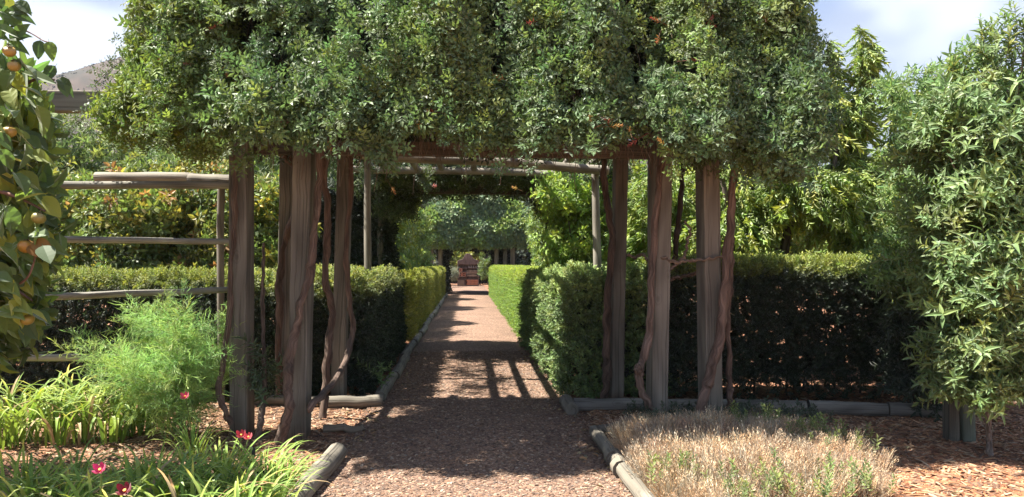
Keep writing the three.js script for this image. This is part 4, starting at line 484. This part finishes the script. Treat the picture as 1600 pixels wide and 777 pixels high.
// ------------------------------------------------------------------ persimmon tree, close by
{
  const b = V(-4.25, 0, -4.9), t = thing('persimmon_tree', 'persimmon tree with large glossy leaves and ripening orange fruit beside the trellis rails', 'fruit tree', b), R = rng(501);
  mesh('trunk', stem(loc([V(-4.25, -0.1, -4.9), V(-4.2, 0.8, -4.9), V(-4.1, 1.6, -4.85), V(-3.9, 2.7, -4.8), V(-3.7, 3.7, -4.8)], t), 0.09, 0.03, { tint: [0.8, 0.85, 0.85] }), BARK, t);
  const limb = (pts, r0, r1) => mesh('limb', stem(loc(pts.map((p) => (p.isVector3 ? p : at(...p))), t), r0, r1, { n: 18, tint: [1.1, 0.85, 0.8] }), BARK, t);
  limb([V(-3.85, 2.9, -4.8), [-40, 110, 4.75], [0, 57, 4.7], [18, 42, 4.7]], 0.022, 0.011); limb([[16, 43, 4.7], [21, 38, 4.7], [22, 26, 4.7], [20, 15, 4.7]], 0.011, 0.006); limb([[20, 41, 4.7], [40, 48, 4.7], [55, 56, 4.7], [68, 64, 4.68], [78, 66, 4.66]], 0.009, 0.004);
  limb([V(-4.1, 1.9, -4.85), [-30, 130, 4.7], [30, 135, 4.65], [60, 122, 4.6], [85, 125, 4.6]], 0.03, 0.007); limb([V(-4.15, 1.5, -4.9), [-20, 300, 4.7], [30, 310, 4.6], [70, 330, 4.55]], 0.03, 0.008); limb([V(-4.2, 1.3, -4.9), [-30, 430, 4.7], [20, 450, 4.6], [50, 470, 4.55]], 0.028, 0.008); limb([[20, 450, 4.6], [45, 430, 4.5], [60, 380, 4.5]], 0.012, 0.006);
  const lg = []; for (let k = 0; k < 5; k++) { const L = new Leaves(); L.leaf(V(0, 0, 0), V(0, 1, 0), V(0, 0, 1), 0.125, 0.075, [1, 1, 1], { fine: true, ts: [0, 0.1, 0.24, 0.42, 0.62, 0.82, 0.93, 1], ws: [0.03, 0.25, 0.44, 0.5, 0.43, 0.25, 0.11, 0], fold: 0.12 + k * 0.05, curl: 0.1 + 0.12 * k, wave: 0.03 * k }); L.twig(V(0, -0.02, 0), V(0, 0.004, 0), 0.0016, [1.6, 1.4, 0.8]); lg.push(L.geo()); }
  const mats = [[0.11, 0.19, 0.034], [0.18, 0.27, 0.038], [0.07, 0.13, 0.03], [0.27, 0.34, 0.04], [0.4, 0.43, 0.045], [0.13, 0.21, 0.036]].map((c) => { const m = leafMat(0.6, 0.16, 0.42); m.color.setRGB(...c); return m; });
  const odd = leafMat(0.3, 0, 0.5); odd.color.setRGB(0.24, 0.12, 0.025);
  let n = 0; const q = new THREE.Quaternion(), m4 = new THREE.Matrix4();
  const leafAt = (p, d, nrm, mat, s = 1) => { const y = d.clone().normalize(), x = V(0, 0, 0).crossVectors(y, nrm).normalize(), z = V(0, 0, 0).crossVectors(x, y); q.setFromRotationMatrix(m4.makeBasis(x, y, z)); const o = mesh('leaf', lg[n % 5], mat, t); n++; o.position.copy(p).sub(t.position); o.quaternion.copy(q); o.scale.setScalar(s); };
  const wid = [[0, 42], [40, 34], [62, 20], [88, 26], [112, 56], [130, 84], [160, 70], [200, 96], [240, 84], [280, 92], [330, 98], [380, 98], [420, 84], [450, 52], [480, 58], [520, 74], [545, 26]];
  const edgeX = (y) => { for (let i = 1; i < wid.length; i++) if (y < wid[i][0]) return mix(wid[i - 1][1], wid[i][1], (y - wid[i - 1][0]) / (wid[i][0] - wid[i - 1][0])); return 10; };
  for (let k = 0; k < 292; k++) { const y = R() * 540, e = edgeX(y), x = e - 22 - (e + 18) * Math.pow(R(), 0.8), d = 4.35 + R() * 0.55, p = at(x, y - 12, d); if (R() > (y < 110 ? 0.55 : 1)) continue; leafAt(p, V(0.35 + (R() - 0.5) * 1.6, -0.55 + (R() - 0.5) * 1.1, (R() - 0.5) * 1.2), V((R() - 0.5) * 1.2, 1, 0.55 + (R() - 0.5) * 1.2), mats[Math.floor(R() * 6)], 0.9 + R() * 0.55); }
  for (const [x, y, dx, dy] of [[62, 63, 0.05, -1], [76, 65, 0.35, -1], [86, 103, -0.4, -0.75], [92, 123, 0.6, -0.5], [96, 126, 0.4, -0.8], [12, -2, -0.1, 1], [26, 2, 0.7, -0.5], [14, 18, 0.9, 0.1], [20, 22, 0.9, -0.2], [6, 30, 0, -1], [2, 14, -0.3, 1], [24, 58, 0.4, 0.3], [14, 60, 0.9, 0.2], [12, 66, 0.9, -0.3]]) leafAt(at(x, y, 4.65), V(dx, dy, 0.25), V(0.5, 0.3, 1), mats[(x + 3) % 3], 0.95);
  leafAt(at(50, 378, 4.4), V(1, -0.35, 0.3), V(0, 0.5, 1), odd, 1.15); leafAt(at(44, 384, 4.42), V(0.7, -0.7, 0.3), V(0.3, 0.5, 1), odd, 0.7);
  const fg = new THREE.SphereGeometry(0.043, 18, 14); { const p = fg.attributes.position; for (let i = 0; i < p.count; i++) { const a = Math.atan2(p.getZ(i), p.getX(i)), k = 1 + 0.035 * Math.cos(4 * a), f = p.getY(i) > 0.03 ? -0.006 : 0; p.setXYZ(i, p.getX(i) * k, p.getY(i) * 0.88 + f, p.getZ(i) * k); } fg.computeVertexNormals(); }
  const cg = (() => { const L = new Leaves(); for (let k = 0; k < 4; k++) { const a = k * 1.571; L.leaf(V(0, 0.033, 0), V(Math.cos(a), 0.2, Math.sin(a)), UP, 0.026, 0.022, [1, 1, 1], { curl: 0.3 }); } L.twig(V(0, 0.03, 0), V(0, 0.06, 0), 0.003, [0.8, 0.6, 0.5]); return L.geo(); })();
  const cm = leafMat(0.2, 0, 0.5); cm.color.setRGB(0.13, 0.11, 0.05); const fms = [[0.36, 0.22, 0.045], [0.3, 0.21, 0.05], [0.22, 0.19, 0.045], [0.38, 0.19, 0.03]].map((c) => new THREE.MeshPhysicalMaterial({ color: new THREE.Color().setRGB(...c), roughness: 0.42, clearcoat: 0.35, clearcoatRoughness: 0.3 }));
  [[14, 80, 0], [22, 103, 1], [14, 206, 0], [40, 385, 3], [60, 341, 2], [42, 499, 1]].forEach(([x, y, k], i) => { const f = mesh('fruit', fg, fms[k], t); f.position.copy(at(x, y, 4.45)).sub(t.position); f.rotation.set(nz(i, 3) * 0.8, i, nz(i, 8) * 0.8); f.scale.setScalar(0.92 + 0.25 * nz(i * 3, 1)); mesh('calyx', cg, cm, f); });
  const sp = [sprigBroad(45, 9, 0.12), sprigBroad(46, 9, 0.12)], it = [];
  for (let k = 0; k < 900; k++) { const v = rv(R).normalize(), u = Math.pow(R(), 0.5), x = -4.3 + v.x * 1.25 * u, y = 2.3 + v.y * 1.35 * u, z = -5.0 + v.z * 1.1 * u, px = 730 + x / -z * FPX; if (px > 60 || (px > 10 && y > 2.75) || y < 1.0 || nz(x * 1.9, y * 1.9, z * 1.9) < -0.15) continue; it.push([x, y, z, v.x + R() - 0.5, v.y * 0.3 + R() - 0.7, v.z + R() - 0.5, 0.8 + R() * 0.4, ...vary([0.12, 0.19, 0.036], R, 0.4)]); }
  for (let k = 0; k < 420; k++) { const y = 115 + R() * 430, e = edgeX(y) - 34, p = at(e - (e + 30) * R(), y - 6, 4.85 + R() * 0.5); it.push([p.x, p.y, p.z, 0.3 + (R() - 0.5) * 1.4, -0.3 + (R() - 0.5), (R() - 0.3), 0.75 + R() * 0.4, ...vary(R() < 0.3 ? [0.28, 0.36, 0.04] : [0.12, 0.2, 0.036], R, 0.35)]); }
  foliage('crown', sp, LEAF, it, t, 51);
}
// ------------------------------------------------------------------ pale leaved young tree, close by at the other side
{
  const b = gr(1549, 726).setY(0), t = thing('young_fruit_tree', 'pale leaved young tree with a slim leaning trunk standing in bark mulch', 'tree', b), R = rng(521);
  mesh('trunk', stem(loc([V(b.x + 0.01, -0.1, b.z), at(1546, 690, 5.75), at(1543, 640, 5.75), at(1550, 560, 5.75), at(1545, 420, 5.8), at(1560, 250, 5.8), at(1575, 140, 5.8)], t), 0.038, 0.012, { n: 30, tint: [1.5, 1.6, 1.6] }), BARK, t);
  mesh('stem', stem(loc([V(b.x - 0.02, -0.1, b.z + 0.03), at(1545, 700, 5.7), at(1548, 660, 5.7), at(1560, 600, 5.7), at(1600, 520, 5.7)], t), 0.02, 0.012, { tint: [1.6, 1.7, 1.7] }), BARK, t);
  for (const pts of [[[1548, 560, 5.75], [1510, 480, 5.6], [1470, 400, 5.6]], [[1547, 450, 5.8], [1600, 360, 5.7], [1640, 260, 5.7]], [[1550, 380, 5.8], [1500, 280, 5.7], [1460, 190, 5.8]], [[1560, 250, 5.8], [1590, 150, 5.7], [1602, 60, 5.8]]]) mesh('limb', stem(loc(pts.map((p) => at(...p)), t), 0.016, 0.007, { n: 12, tint: [1.4, 1.3, 1.2] }), BARK, t);
  const col = (k) => (k < 0.18 ? [0.26, 0.32, 0.07] : k < 0.55 ? [0.16, 0.26, 0.065] : [0.19, 0.3, 0.09]), it = [];
  const bl = (px, py, d, rx, ry, rz, n) => { const c = at(px, py, d), k = d / FPX; for (let i = 0; i < n; i++) { const v = rv(R).normalize(), u = Math.pow(R(), 0.42), f = 1 + 0.6 * nz(v.x * 2.4 + px, v.y * 2.4, v.z * 2.4), x = c.x + v.x * rx * k * u * f, y = c.y + v.y * ry * k * u * f, z = c.z + v.z * rz * k * u * f; if (nz(x * 3.2, y * 3.2, z * 3.2) < -0.06) continue; it.push([x, y, z, v.x * 0.7 + (R() - 0.5) * 1.2, 0.35 + (R() - 0.5), v.z * 0.7 + (R() - 0.5) * 1.2, 0.75 + R() * 0.5, ...vary(col(R()), R, 0.25)]); } };
  bl(1565, 250, 5.8, 95, 120, 100, 900); bl(1530, 340, 5.75, 90, 90, 90, 700); bl(1640, 300, 5.8, 110, 170, 110, 900); bl(1545, 450, 5.7, 80, 90, 90, 650); bl(1530, 560, 5.65, 55, 70, 65, 420); bl(1600, 570, 5.7, 80, 60, 80, 420); bl(1570, 140, 5.8, 60, 70, 60, 260); bl(1500, 190, 5.9, 60, 50, 60, 240); bl(1490, 240, 5.9, 60, 60, 60, 260); bl(1540, 618, 5.65, 60, 22, 40, 90);
  for (const s of [[[1540, 130], [1536, 95], [1533, 60]], [[1560, 120], [1558, 85], [1556, 62]], [[1582, 110], [1588, 70], [1590, 40]], [[1598, 110], [1602, 80], [1604, 58]], [[1500, 160], [1505, 125], [1510, 100]], [[1480, 170], [1483, 140], [1490, 112]]]) { const pts = spline(s.map(([x, y]) => at(x, y, 5.8)), 9); mesh('shoot', stem(loc(pts, t), 0.006, 0.003, { n: 8, tint: [1, 1.2, 0.7] }), BARK, t); for (const p of pts) it.push([p.x, p.y, p.z, (R() - 0.5), 1, (R() - 0.5), 0.7 + R() * 0.25, ...vary(col(R()), R, 0.2)]); }
  foliage('crown', S_UPLANCE, LEAF, it, t, 52);
  // the nearest leaves, one by one
  const lg = []; for (let k = 0; k < 4; k++) { const L = new Leaves(); L.leaf(V(0, 0, 0), V(0, 1, 0), V(0, 0, 1), 0.11, 0.031, [1, 1, 1], { fine: true, ts: [0, 0.12, 0.3, 0.52, 0.78, 1], ws: [0.05, 0.32, 0.5, 0.47, 0.26, 0], fold: 0.2 + 0.06 * k, curl: 0.15 + 0.15 * k, wave: 0.015 * k }); lg.push(L.geo()); }
  const ms = [[0.16, 0.28, 0.075], [0.2, 0.32, 0.095], [0.12, 0.22, 0.055], [0.22, 0.31, 0.075]].map((c) => { const m = leafMat(0.45, 0.35, 0.35); m.color.setRGB(...c); return m; }), q = new THREE.Quaternion(), m4 = new THREE.Matrix4();
  for (let k = 0, made = 0; k < 2000 && made < 280; k++) {
    const px = mix(1455, 1600, R()), py = mix(100, 640, R()), cx = py > 430 ? 1545 : 1555, r = (py > 500 ? 80 : py < 200 ? 75 : 100) * (0.85 + 0.5 * nz(py * 0.02, 3, 3)); if (Math.abs(px - cx) > r || nz(px * 0.018, py * 0.018, 2) < -0.2) continue;
    const c = at(px, py, 5.05 + 0.25 * R() + 0.25 * Math.abs(px - 1550) / 100), ax = V((R() - 0.5) * 1.4, 0.3 + R() * 0.7, 0.2 + R() * 0.6).normalize(), e1 = V(0, 0, 0).crossVectors(ax, V(0.3, 0.2, 0.9)).normalize(), e2 = V(0, 0, 0).crossVectors(ax, e1), n = 4 + Math.floor(R() * 4), mt = ms[Math.floor(R() * 4)];
    for (let j = 0; j < n; j++, made++) { const a = j * 2.4 + R(), y = e1.clone().multiplyScalar(Math.cos(a)).addScaledVector(e2, Math.sin(a)).addScaledVector(ax, 0.35 + 0.2 * j - 0.3 * R()).add(V(0, -0.25 * R(), 0)).normalize(), x = V(0, 0, 0).crossVectors(y, ax).normalize(), z = V(0, 0, 0).crossVectors(x, y); q.setFromRotationMatrix(m4.makeBasis(x, y, z)); const o = mesh('leaf', lg[made % 4], R() < 0.75 ? mt : ms[Math.floor(R() * 4)], t); o.position.copy(c).addScaledVector(ax, j * 0.012).sub(t.position); o.quaternion.copy(q); o.scale.setScalar(0.6 + 0.5 * R()); }
  }
  // shaded, denser tree behind it
  const b2 = at(1450, 640, 7.3).setY(0);
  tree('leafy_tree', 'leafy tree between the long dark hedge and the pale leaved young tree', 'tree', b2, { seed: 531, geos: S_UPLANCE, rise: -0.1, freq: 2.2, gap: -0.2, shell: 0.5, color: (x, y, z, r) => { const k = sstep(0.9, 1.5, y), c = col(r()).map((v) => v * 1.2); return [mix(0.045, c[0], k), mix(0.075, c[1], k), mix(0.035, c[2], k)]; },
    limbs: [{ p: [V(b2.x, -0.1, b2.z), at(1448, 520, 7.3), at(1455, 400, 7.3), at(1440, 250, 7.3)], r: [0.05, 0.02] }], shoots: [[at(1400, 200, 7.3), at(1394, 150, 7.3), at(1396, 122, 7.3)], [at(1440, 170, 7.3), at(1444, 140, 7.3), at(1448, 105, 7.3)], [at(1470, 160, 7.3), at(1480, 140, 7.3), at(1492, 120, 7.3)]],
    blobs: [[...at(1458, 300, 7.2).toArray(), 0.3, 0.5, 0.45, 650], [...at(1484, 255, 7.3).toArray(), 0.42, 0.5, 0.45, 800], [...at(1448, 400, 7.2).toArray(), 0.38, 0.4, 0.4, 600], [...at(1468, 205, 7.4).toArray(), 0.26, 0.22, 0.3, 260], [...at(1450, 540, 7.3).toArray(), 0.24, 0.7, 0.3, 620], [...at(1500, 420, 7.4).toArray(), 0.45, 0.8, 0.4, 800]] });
  tree('weed', 'small dark green weed at the foot of the slim leaning trunk', 'plant', gr(1565, 722).setY(0), { seed: 541, geos: S_SMALL, scale: 0.9, rise: 0.5, color: () => [0.06, 0.095, 0.035], blobs: [[...gr(1566, 722).setY(0.1).toArray(), 0.13, 0.1, 0.1, 70]] });
  for (const [px, py, top, w, l] of [[1486, 690, 560, 0.1, 'dark stained post nearest the long hedge under the pale leaves'], [1509, 690, 585, 0.11, 'greenish stained post nearest the slim leaning trunk']]) { const p = gr(px, py); tag(mesh('short_post', timber(V(p.x, -0.1, p.z), at(px, top, -p.z), w, w, { tint: px > 1500 ? [0.75, 0.95, 0.9] : [0.6, 0.62, 0.6], n: 5 }), WOOD), l, 'post'); }
  const s = gr(1388, 722); tag(mesh('wooden_peg', sweep([V(s.x, -0.05, s.z), V(s.x - 0.008, 0.06, s.z), V(s.x - 0.014, 0.115, s.z)], (k) => ring(0.012 * (1 - 0.3 * k), 7), { tint: [1.4, 1.4, 1.35] }), POLE), 'small pale wooden peg standing up from the bark mulch', 'peg');
}
// ------------------------------------------------------------------ feathery plant, daylilies
{
  const base = gr(283, 692).setY(0), t = thing('feathery_fern', 'bright green feathery fern plume in front of the dark hedge and lowest rail', 'plant', base), R = rng(601), it = [];
  const stemPts = [[[-0.02, 0], [-0.25, 0.65], [-0.55, 1.02]], [[0, 0], [-0.1, 0.75], [-0.25, 1.14]], [[0, 0], [0.1, 0.7], [0.1, 1.1]], [[0.02, 0], [0.28, 0.55], [0.42, 0.95]], [[-0.03, 0], [-0.38, 0.5], [-0.78, 0.82]], [[0, 0], [-0.2, 0.5], [-0.4, 0.75]], [[0, 0], [0.2, 0.45], [0.42, 0.62]], [[0, 0], [-0.05, 0.55], [-0.1, 0.85]], [[0, 0], [0.05, 0.5], [0.25, 0.8]], [[0, 0], [-0.3, 0.4], [-0.62, 0.58]]];
  for (const [k, s] of stemPts.entries()) { const zz = (k % 3 - 1) * 0.16, c = spline(s.map(([x, y], i) => V(base.x + x * (x > 0 ? 0.55 : 0.95), y * 0.97, base.z + zz * i)), 24); mesh('stem', sweep(loc(c, t), (u) => ring(0.006 * (1 - 0.7 * u), 5), { tint: [0.5, 0.85, 0.3] }), POLE, t); for (let i = 5; i < 25; i++) for (let j = 0; j < 3; j++) it.push([c[i].x + (R() - 0.5) * 0.2, c[i].y + (R() - 0.5) * 0.16, c[i].z + (R() - 0.5) * 0.24, (R() - 0.5) * 2, R() * 1.0 - 0.15, (R() - 0.5) * 2, 0.75 + R() * 0.6, ...vary([0.34, 0.5, 0.13], R, 0.4)]); }
  foliage('foliage', S_FEATHER, SOFT, it, t, 61);
}
{
  const strap = (len, lean, droop, w, seed) => { const R = rng(seed), P = [], C = [], I = [], n = 8; let p = V(0, 0, 0), a = lean; for (let i = 0; i <= n; i++) { const k = i / n, ww = w * Math.min(1, 0.55 + 1.6 * k) * Math.pow(1 - k, 0.45) + 0.0006, f = ww * 0.45 * (1 - k * 0.5), side = V(0, 0, 1); for (const [s, u] of [[-1, f], [0, 0], [1, f]]) P.push(p.x - Math.cos(a) * u * 0, p.y + u, s * ww / 2); const g = 0.85 + 0.3 * k, cc = k > 0.86 && R() < 0.4 ? [2.1, 1.4, 1.1] : [g, g, g]; for (let j = 0; j < 3; j++) C.push(...cc); if (i < n) { const b = i * 3; for (const o of [0, 1]) I.push(b + o, b + o + 1, b + o + 3, b + o + 1, b + o + 4, b + o + 3); } a += droop * (0.25 + 1.2 * k) / n * 2; p = p.clone().add(V(Math.sin(a), Math.cos(a), 0).multiplyScalar(len / n)); } const q = new THREE.BufferGeometry(); q.setAttribute('position', new THREE.Float32BufferAttribute(P, 3)); q.setAttribute('color', new THREE.Float32BufferAttribute(C, 3)); q.setIndex(I); q.computeVertexNormals(); return q; };
  const geos = []; for (let k = 0; k < 10; k++) geos.push(strap(0.44 + 0.045 * (k % 5), 0.03 + 0.028 * k, 0.55 + 0.2 * (k % 6), 0.025 + 0.002 * (k % 3), 640 + k));
  const mk = (c, tr = 0.42) => { const m = leafMat(tr, 0.12, 0.4); m.color.setRGB(...c); return m; }, ms = [mk([0.19, 0.32, 0.036]), mk([0.28, 0.4, 0.048]), mk([0.15, 0.26, 0.03]), mk([0.37, 0.46, 0.08]), mk([0.23, 0.37, 0.04])], dry = mk([0.36, 0.26, 0.13], 0.2), R = rng(650);
  const petal = (() => { const L = new Leaves(); L.leaf(V(0, 0, 0), V(0, 1, 0), V(0, 0, 1), 0.062, 0.034, [1, 1, 1], { fine: true, ts: [0, 0.2, 0.45, 0.75, 0.92, 1], ws: [0.12, 0.3, 0.48, 0.46, 0.25, 0], fold: 0.1, curl: 0.45, wave: 0.04 }); return L.geo(); })(), heart = new THREE.ConeGeometry(0.009, 0.03, 8); heart.rotateX(Math.PI);
  const heartM = new THREE.MeshPhysicalMaterial({ color: '#e0a53a', roughness: 0.7 }), green = new THREE.MeshPhysicalMaterial({ color: new THREE.Color().setRGB(0.12, 0.18, 0.05), roughness: 0.8 });
  function flower(t, p, color, s) { const m = leafMat(0.35, 0.1, 0.5); m.color.set(color); const st = mesh('flower_stalk', sweep(loc([V(t.position.x, 0.02, t.position.z), V(mix(t.position.x, p.x, 0.6), p.y * 0.6, mix(t.position.z, p.z, 0.5)), p], t), () => ring(0.004, 6)), green, t); void st; const f = new THREE.Group(); f.name = 'flower'; f.position.copy(p).sub(t.position); f.rotation.set(0.7, 0, 0.1); f.scale.setScalar(s * 0.84); t.add(f); for (let k = 0; k < 6; k++) { const o = mesh('petal', petal, m, f); o.rotation.set(0, k * 1.0472, 0); o.rotateX(k % 2 ? 1.22 : 1.08); o.scale.setScalar(k % 2 ? 0.9 : 1.05); } mesh('flower_heart', heart, heartM, f).position.y = 0.012; }
  function clump(x, z, n, s, label, bright) { const t = thing('daylily_clump', label, 'plant', V(x, 0, z)); for (let k = 0; k < n; k++) { const dr = R() < 0.06, a = R() * 6.283, r = 0.02 + 0.13 * R() * s, o = mesh('leaf', geos[Math.floor(R() * 10)], dr ? dry : ms[Math.floor(Math.min(4.99, R() * 3 + bright * R() * 3))], t); o.position.set(Math.cos(a) * r, -0.01, -Math.sin(a) * r); o.rotation.set((R() - 0.5) * 0.25, a + (R() - 0.5) * 0.7, (R() - 0.5) * 0.2); o.scale.setScalar(s * (0.7 + 0.5 * R())); } return t; }
  const nth = ['first', 'second', 'third', 'fourth', 'fifth', 'sixth', 'seventh', 'eighth', 'ninth', 'tenth', 'eleventh', 'twelfth', 'thirteenth', 'fourteenth', 'fifteenth', 'sixteenth'];
  // back row, in front of the hedge: [px, py of the base]
  const back = [[262, 672], [218, 680], [172, 690], [128, 688], [86, 694], [40, 690], [2, 700], [240, 655], [190, 660], [140, 662], [92, 664], [46, 664], [6, 668], [-30, 690]];
  back.forEach(([px, py], i) => { const p = gr(px, py), row = i < 7 ? 'front' : 'rear', k = i < 7 ? i : i - 7; clump(p.x, p.z, 33, 1.12, `${nth[k]} arching daylily clump from the fern in the ${row} line of the far bed`, 0.6); });
  const near = [[412, 782, 0.9, 'bright daylily clump beside the near edging log and the black sprinkler stake'], [446, 738, 0.72, 'yellow green daylily clump touching the side of the near edging log'], [402, 738, 0.9, 'daylily clump behind the pair of black sprinkler stakes'], [340, 742, 0.9, 'daylily clump with two red pink blooms before the outer pergola post'], [300, 700, 0.7, 'small daylily clump with one pink bloom under the fern'], [352, 800, 1.0, 'daylily clump just in front of the shorter black sprinkler stake'], [268, 762, 0.95, 'shaded daylily clump between the magenta bloom and the sprinklers'], [292, 806, 1.0, 'sunlit daylily clump at the bottom of the bed beside the dark red bloom'], [214, 770, 1.0, 'shaded daylily clump behind the magenta bloom'], [150, 800, 1.0, 'daylily clump carrying the magenta bloom'], [200, 830, 1.0, 'daylily clump carrying the dark red bloom'], [100, 776, 1.0, 'shaded daylily clump below the soil strip, nearest the magenta bloom'], [46, 782, 1.0, 'shaded daylily clump at the corner of the near bed'], [60, 824, 1.05, 'sunlit daylily clump at the bottom corner of the near bed'], [4, 770, 1.0, 'outermost shaded daylily clump of the near bed'], [368, 830, 1.0, 'daylily clump at the picture bottom between log and sprinklers'], [250, 735, 0.75, 'low daylily clump at the rim of the bare soil strip'], [170, 745, 0.8, 'low shaded daylily clump at the middle of the soil strip'], [348, 712, 0.85, 'pale green daylily clump between the two red pink blooms and the log'], [300, 722, 0.85, 'daylily clump between the pink bloom and the taller sprinkler stake'], [232, 716, 0.8, 'daylily clump between the magenta bloom and the soil strip'], [110, 722, 0.85, 'daylily clump between the soil strip and the shaded corner'], [40, 726, 0.85, 'daylily clump at the outer end of the soil strip'], [408, 700, 0.8, 'yellow green daylily clump just in front of the inner pergola post'], [444, 704, 0.62, 'little daylily tuft beside the end of the near edging log']];
  near.forEach(([px, py, s, l], i) => { const p = gr(i === 1 ? 425 : px, i === 9 ? 872 : i === 10 ? 905 : i === 4 ? 715 : py + 58), t = clump(p.x, p.z, i > 17 ? 44 : 50, s * 0.92, l, i < 4 || i === 5 || i === 7 || i > 17 && i !== 21 && i !== 22 ? 1.7 : 0.8); if (i === 3) { flower(t, at(378, 682, 4.7), '#cc4450', 0.85); flower(t, at(389, 685, 4.66), '#d0525c', 0.75); } if (i === 4) flower(t, at(290, 622, 5.75), '#d8506c', 0.95); if (i === 9) flower(t, at(158, 737, 3.88), '#c0306a', 0.95); if (i === 10) flower(t, at(197, 770, 3.56), '#7c162c', 1.0); });
  // sprinklers
  const blk = std({ color: 0x0d0e10, roughness: 0.55 }), tube = std({ color: 0x3f8f80, roughness: 0.6 });
  for (const [px, top, dx, l] of [[375, 738, -4, 'shorter black sprinkler stake among the daylilies'], [402, 700, 8, 'taller black sprinkler stake with a loop of teal tubing']]) {
    const d = 4.95, t = thing('sprinkler_stake', l, 'sprinkler', at(px, 800, d).setY(0)), P = (x, y, dd = d) => at(x, y, dd).sub(t.position);
    mesh('stake', sweep([P(px - dx * 0.6, 830), P(px, 790), P(px + dx, 735 + (top - 700) * 0.35)], (k) => rect(0.018 + 0.01 * k, 0.012, 0.002)), blk, t);
    mesh('bracket', sweep([P(px + dx + 2, 737 + (top - 700) * 0.35), P(px - 8, 740 + (top - 700) * 0.35)], () => rect(0.016, 0.012, 0.002)), blk, t);
    mesh('riser', sweep([P(px - 5, 790), P(px - 7, 745), P(px - 6, top + 12)], () => ring(0.004, 7)), tube, t);
    mesh('nozzle', sweep([P(px - 6, top + 14), P(px - 6, top + 6), P(px - 5, top)], (k) => ring(k > 0.6 ? 0.006 : 0.012, 9)), blk, t);
    mesh('feed_tube', sweep(spline([P(px - 6, 748), P(px + 2, 765), P(px + 20, 785), P(px + 36, 800)], 12), () => ring(0.004, 7)), tube, t);
  }
}
// ------------------------------------------------------------------ dry grass and weeds
{
  const R = rng(701), it = [], gi = [];
  const inMound = (x, z) => { const c = Math.hypot((x - 1.98 - 0.16 * (-5.5 - z)) / 0.92, (z + 5.5) / 1.35); return c + 0.25 * nz(x * 1.6, z * 1.6, 4); };
  for (let q = 0; q < 420; q++) {
    const cx = mix(1.1, 3.6, R()), cz = -mix(3.6, 6.7, R()), m = inMound(cx, cz); if (m > 1 || cx < 1.34) continue;
    const tall = (0.55 + 0.5 * R()) * mix(0.8, 1.1, sstep(1, 0.6, m)), warm = R(), base = warm < 0.5 ? [0.5, 0.4, 0.275] : warm < 0.8 ? [0.6, 0.5, 0.34] : [0.38, 0.28, 0.2];
    for (let j = 0; j < 22; j++) { const a = R() * 6.283, r = 0.15 * Math.sqrt(R()), x = cx + Math.cos(a) * r, z = cz + Math.sin(a) * r; it.push([x, -0.02, z, Math.cos(a) * r * 4 + (R() - 0.5) * 0.3, 1, Math.sin(a) * r * 4 + (R() - 0.5) * 0.3, tall * (0.65 + 0.5 * R()), ...vary(base, R, 0.28)]); }
  }
  const dg = thing('dry_grass', 'mound of dry straw coloured grass at the foot of the two sunlit posts', 'grass', V(2.15, 0, -5.35)); dg.userData.kind = 'stuff'; delete dg.userData.category;
  foliage('dry_blades', S_TUFT, DRY, it, dg, 71);
  for (let k = 0; k < 150; k++) { const c = [[1.35, -4.9, 0.16], [1.75, -4.5, 0.2], [2.3, -4.6, 0.3], [2.55, -6.3, 0.2], [2.9, -5.6, 0.25], [1.85, -4.1, 0.3], [2.75, -5.9, 0.16]][k % 7], x = c[0] + (R() - 0.5) * 2 * c[2], z = c[1] + (R() - 0.5) * 2 * c[2]; gi.push([x, 0.1 + R() * 0.08, z, (R() - 0.5), 1, (R() - 0.5), 0.7 + R() * 0.4, ...vary([0.22, 0.29, 0.07], R, 0.3)]); }
  tag(instances('green_shoots', S_SMALL[0], SOFT, gi, null, 72), 'fresh green shoots sprouting through the dry grass', null, null, 'stuff');
  const wi = []; for (let k = 0; k < 190; k++) { const u = R(), x = u < 0.3 ? 1.75 + (R() - 0.5) * 0.5 : u < 0.7 ? 2.35 + (R() - 0.5) * 0.8 : 3.0 + (R() - 0.5) * 0.7, z = -6.75 + (R() - 0.5) * 0.5; wi.push([x, 0.02 + R() * 0.1, z, (R() - 0.5) * 1.4, 1, (R() - 0.5) * 1.4, 0.8 + R() * 0.5, ...vary([0.07, 0.105, 0.05], R, 0.3)]); }
  tag(instances('low_weeds', S_SMALL[1], LEAF, wi, null, 73), 'low dull green weeds around the feet of the posts', null, null, 'stuff');
  tree('weed', 'green weed sprouting at the foot of the outer creeper covered post', 'plant', V(-1.78, 0, -6.75), { seed: 711, geos: S_UPLANCE, scale: 0.9, rise: 0.5, color: () => [0.07, 0.12, 0.04], gap: -1, blobs: [[-1.78, 0.55, -6.7, 0.1, 0.42, 0.1, 24]] });
  tree('weed', 'bright leafed seedling at the edge of the dark corner hedge by the path', 'plant', V(-0.98, 0, -8.45), { seed: 712, geos: S_UPLANCE, scale: 0.8, rise: 0.6, color: () => [0.09, 0.17, 0.04], gap: -1, blobs: [[-0.97, 0.2, -8.42, 0.1, 0.14, 0.06, 7]] });
}
scene.fog = new THREE.FogExp2(new THREE.Color().setRGB(0.62, 0.74, 0.95), 0.00018);
renderer.render(scene, camera);
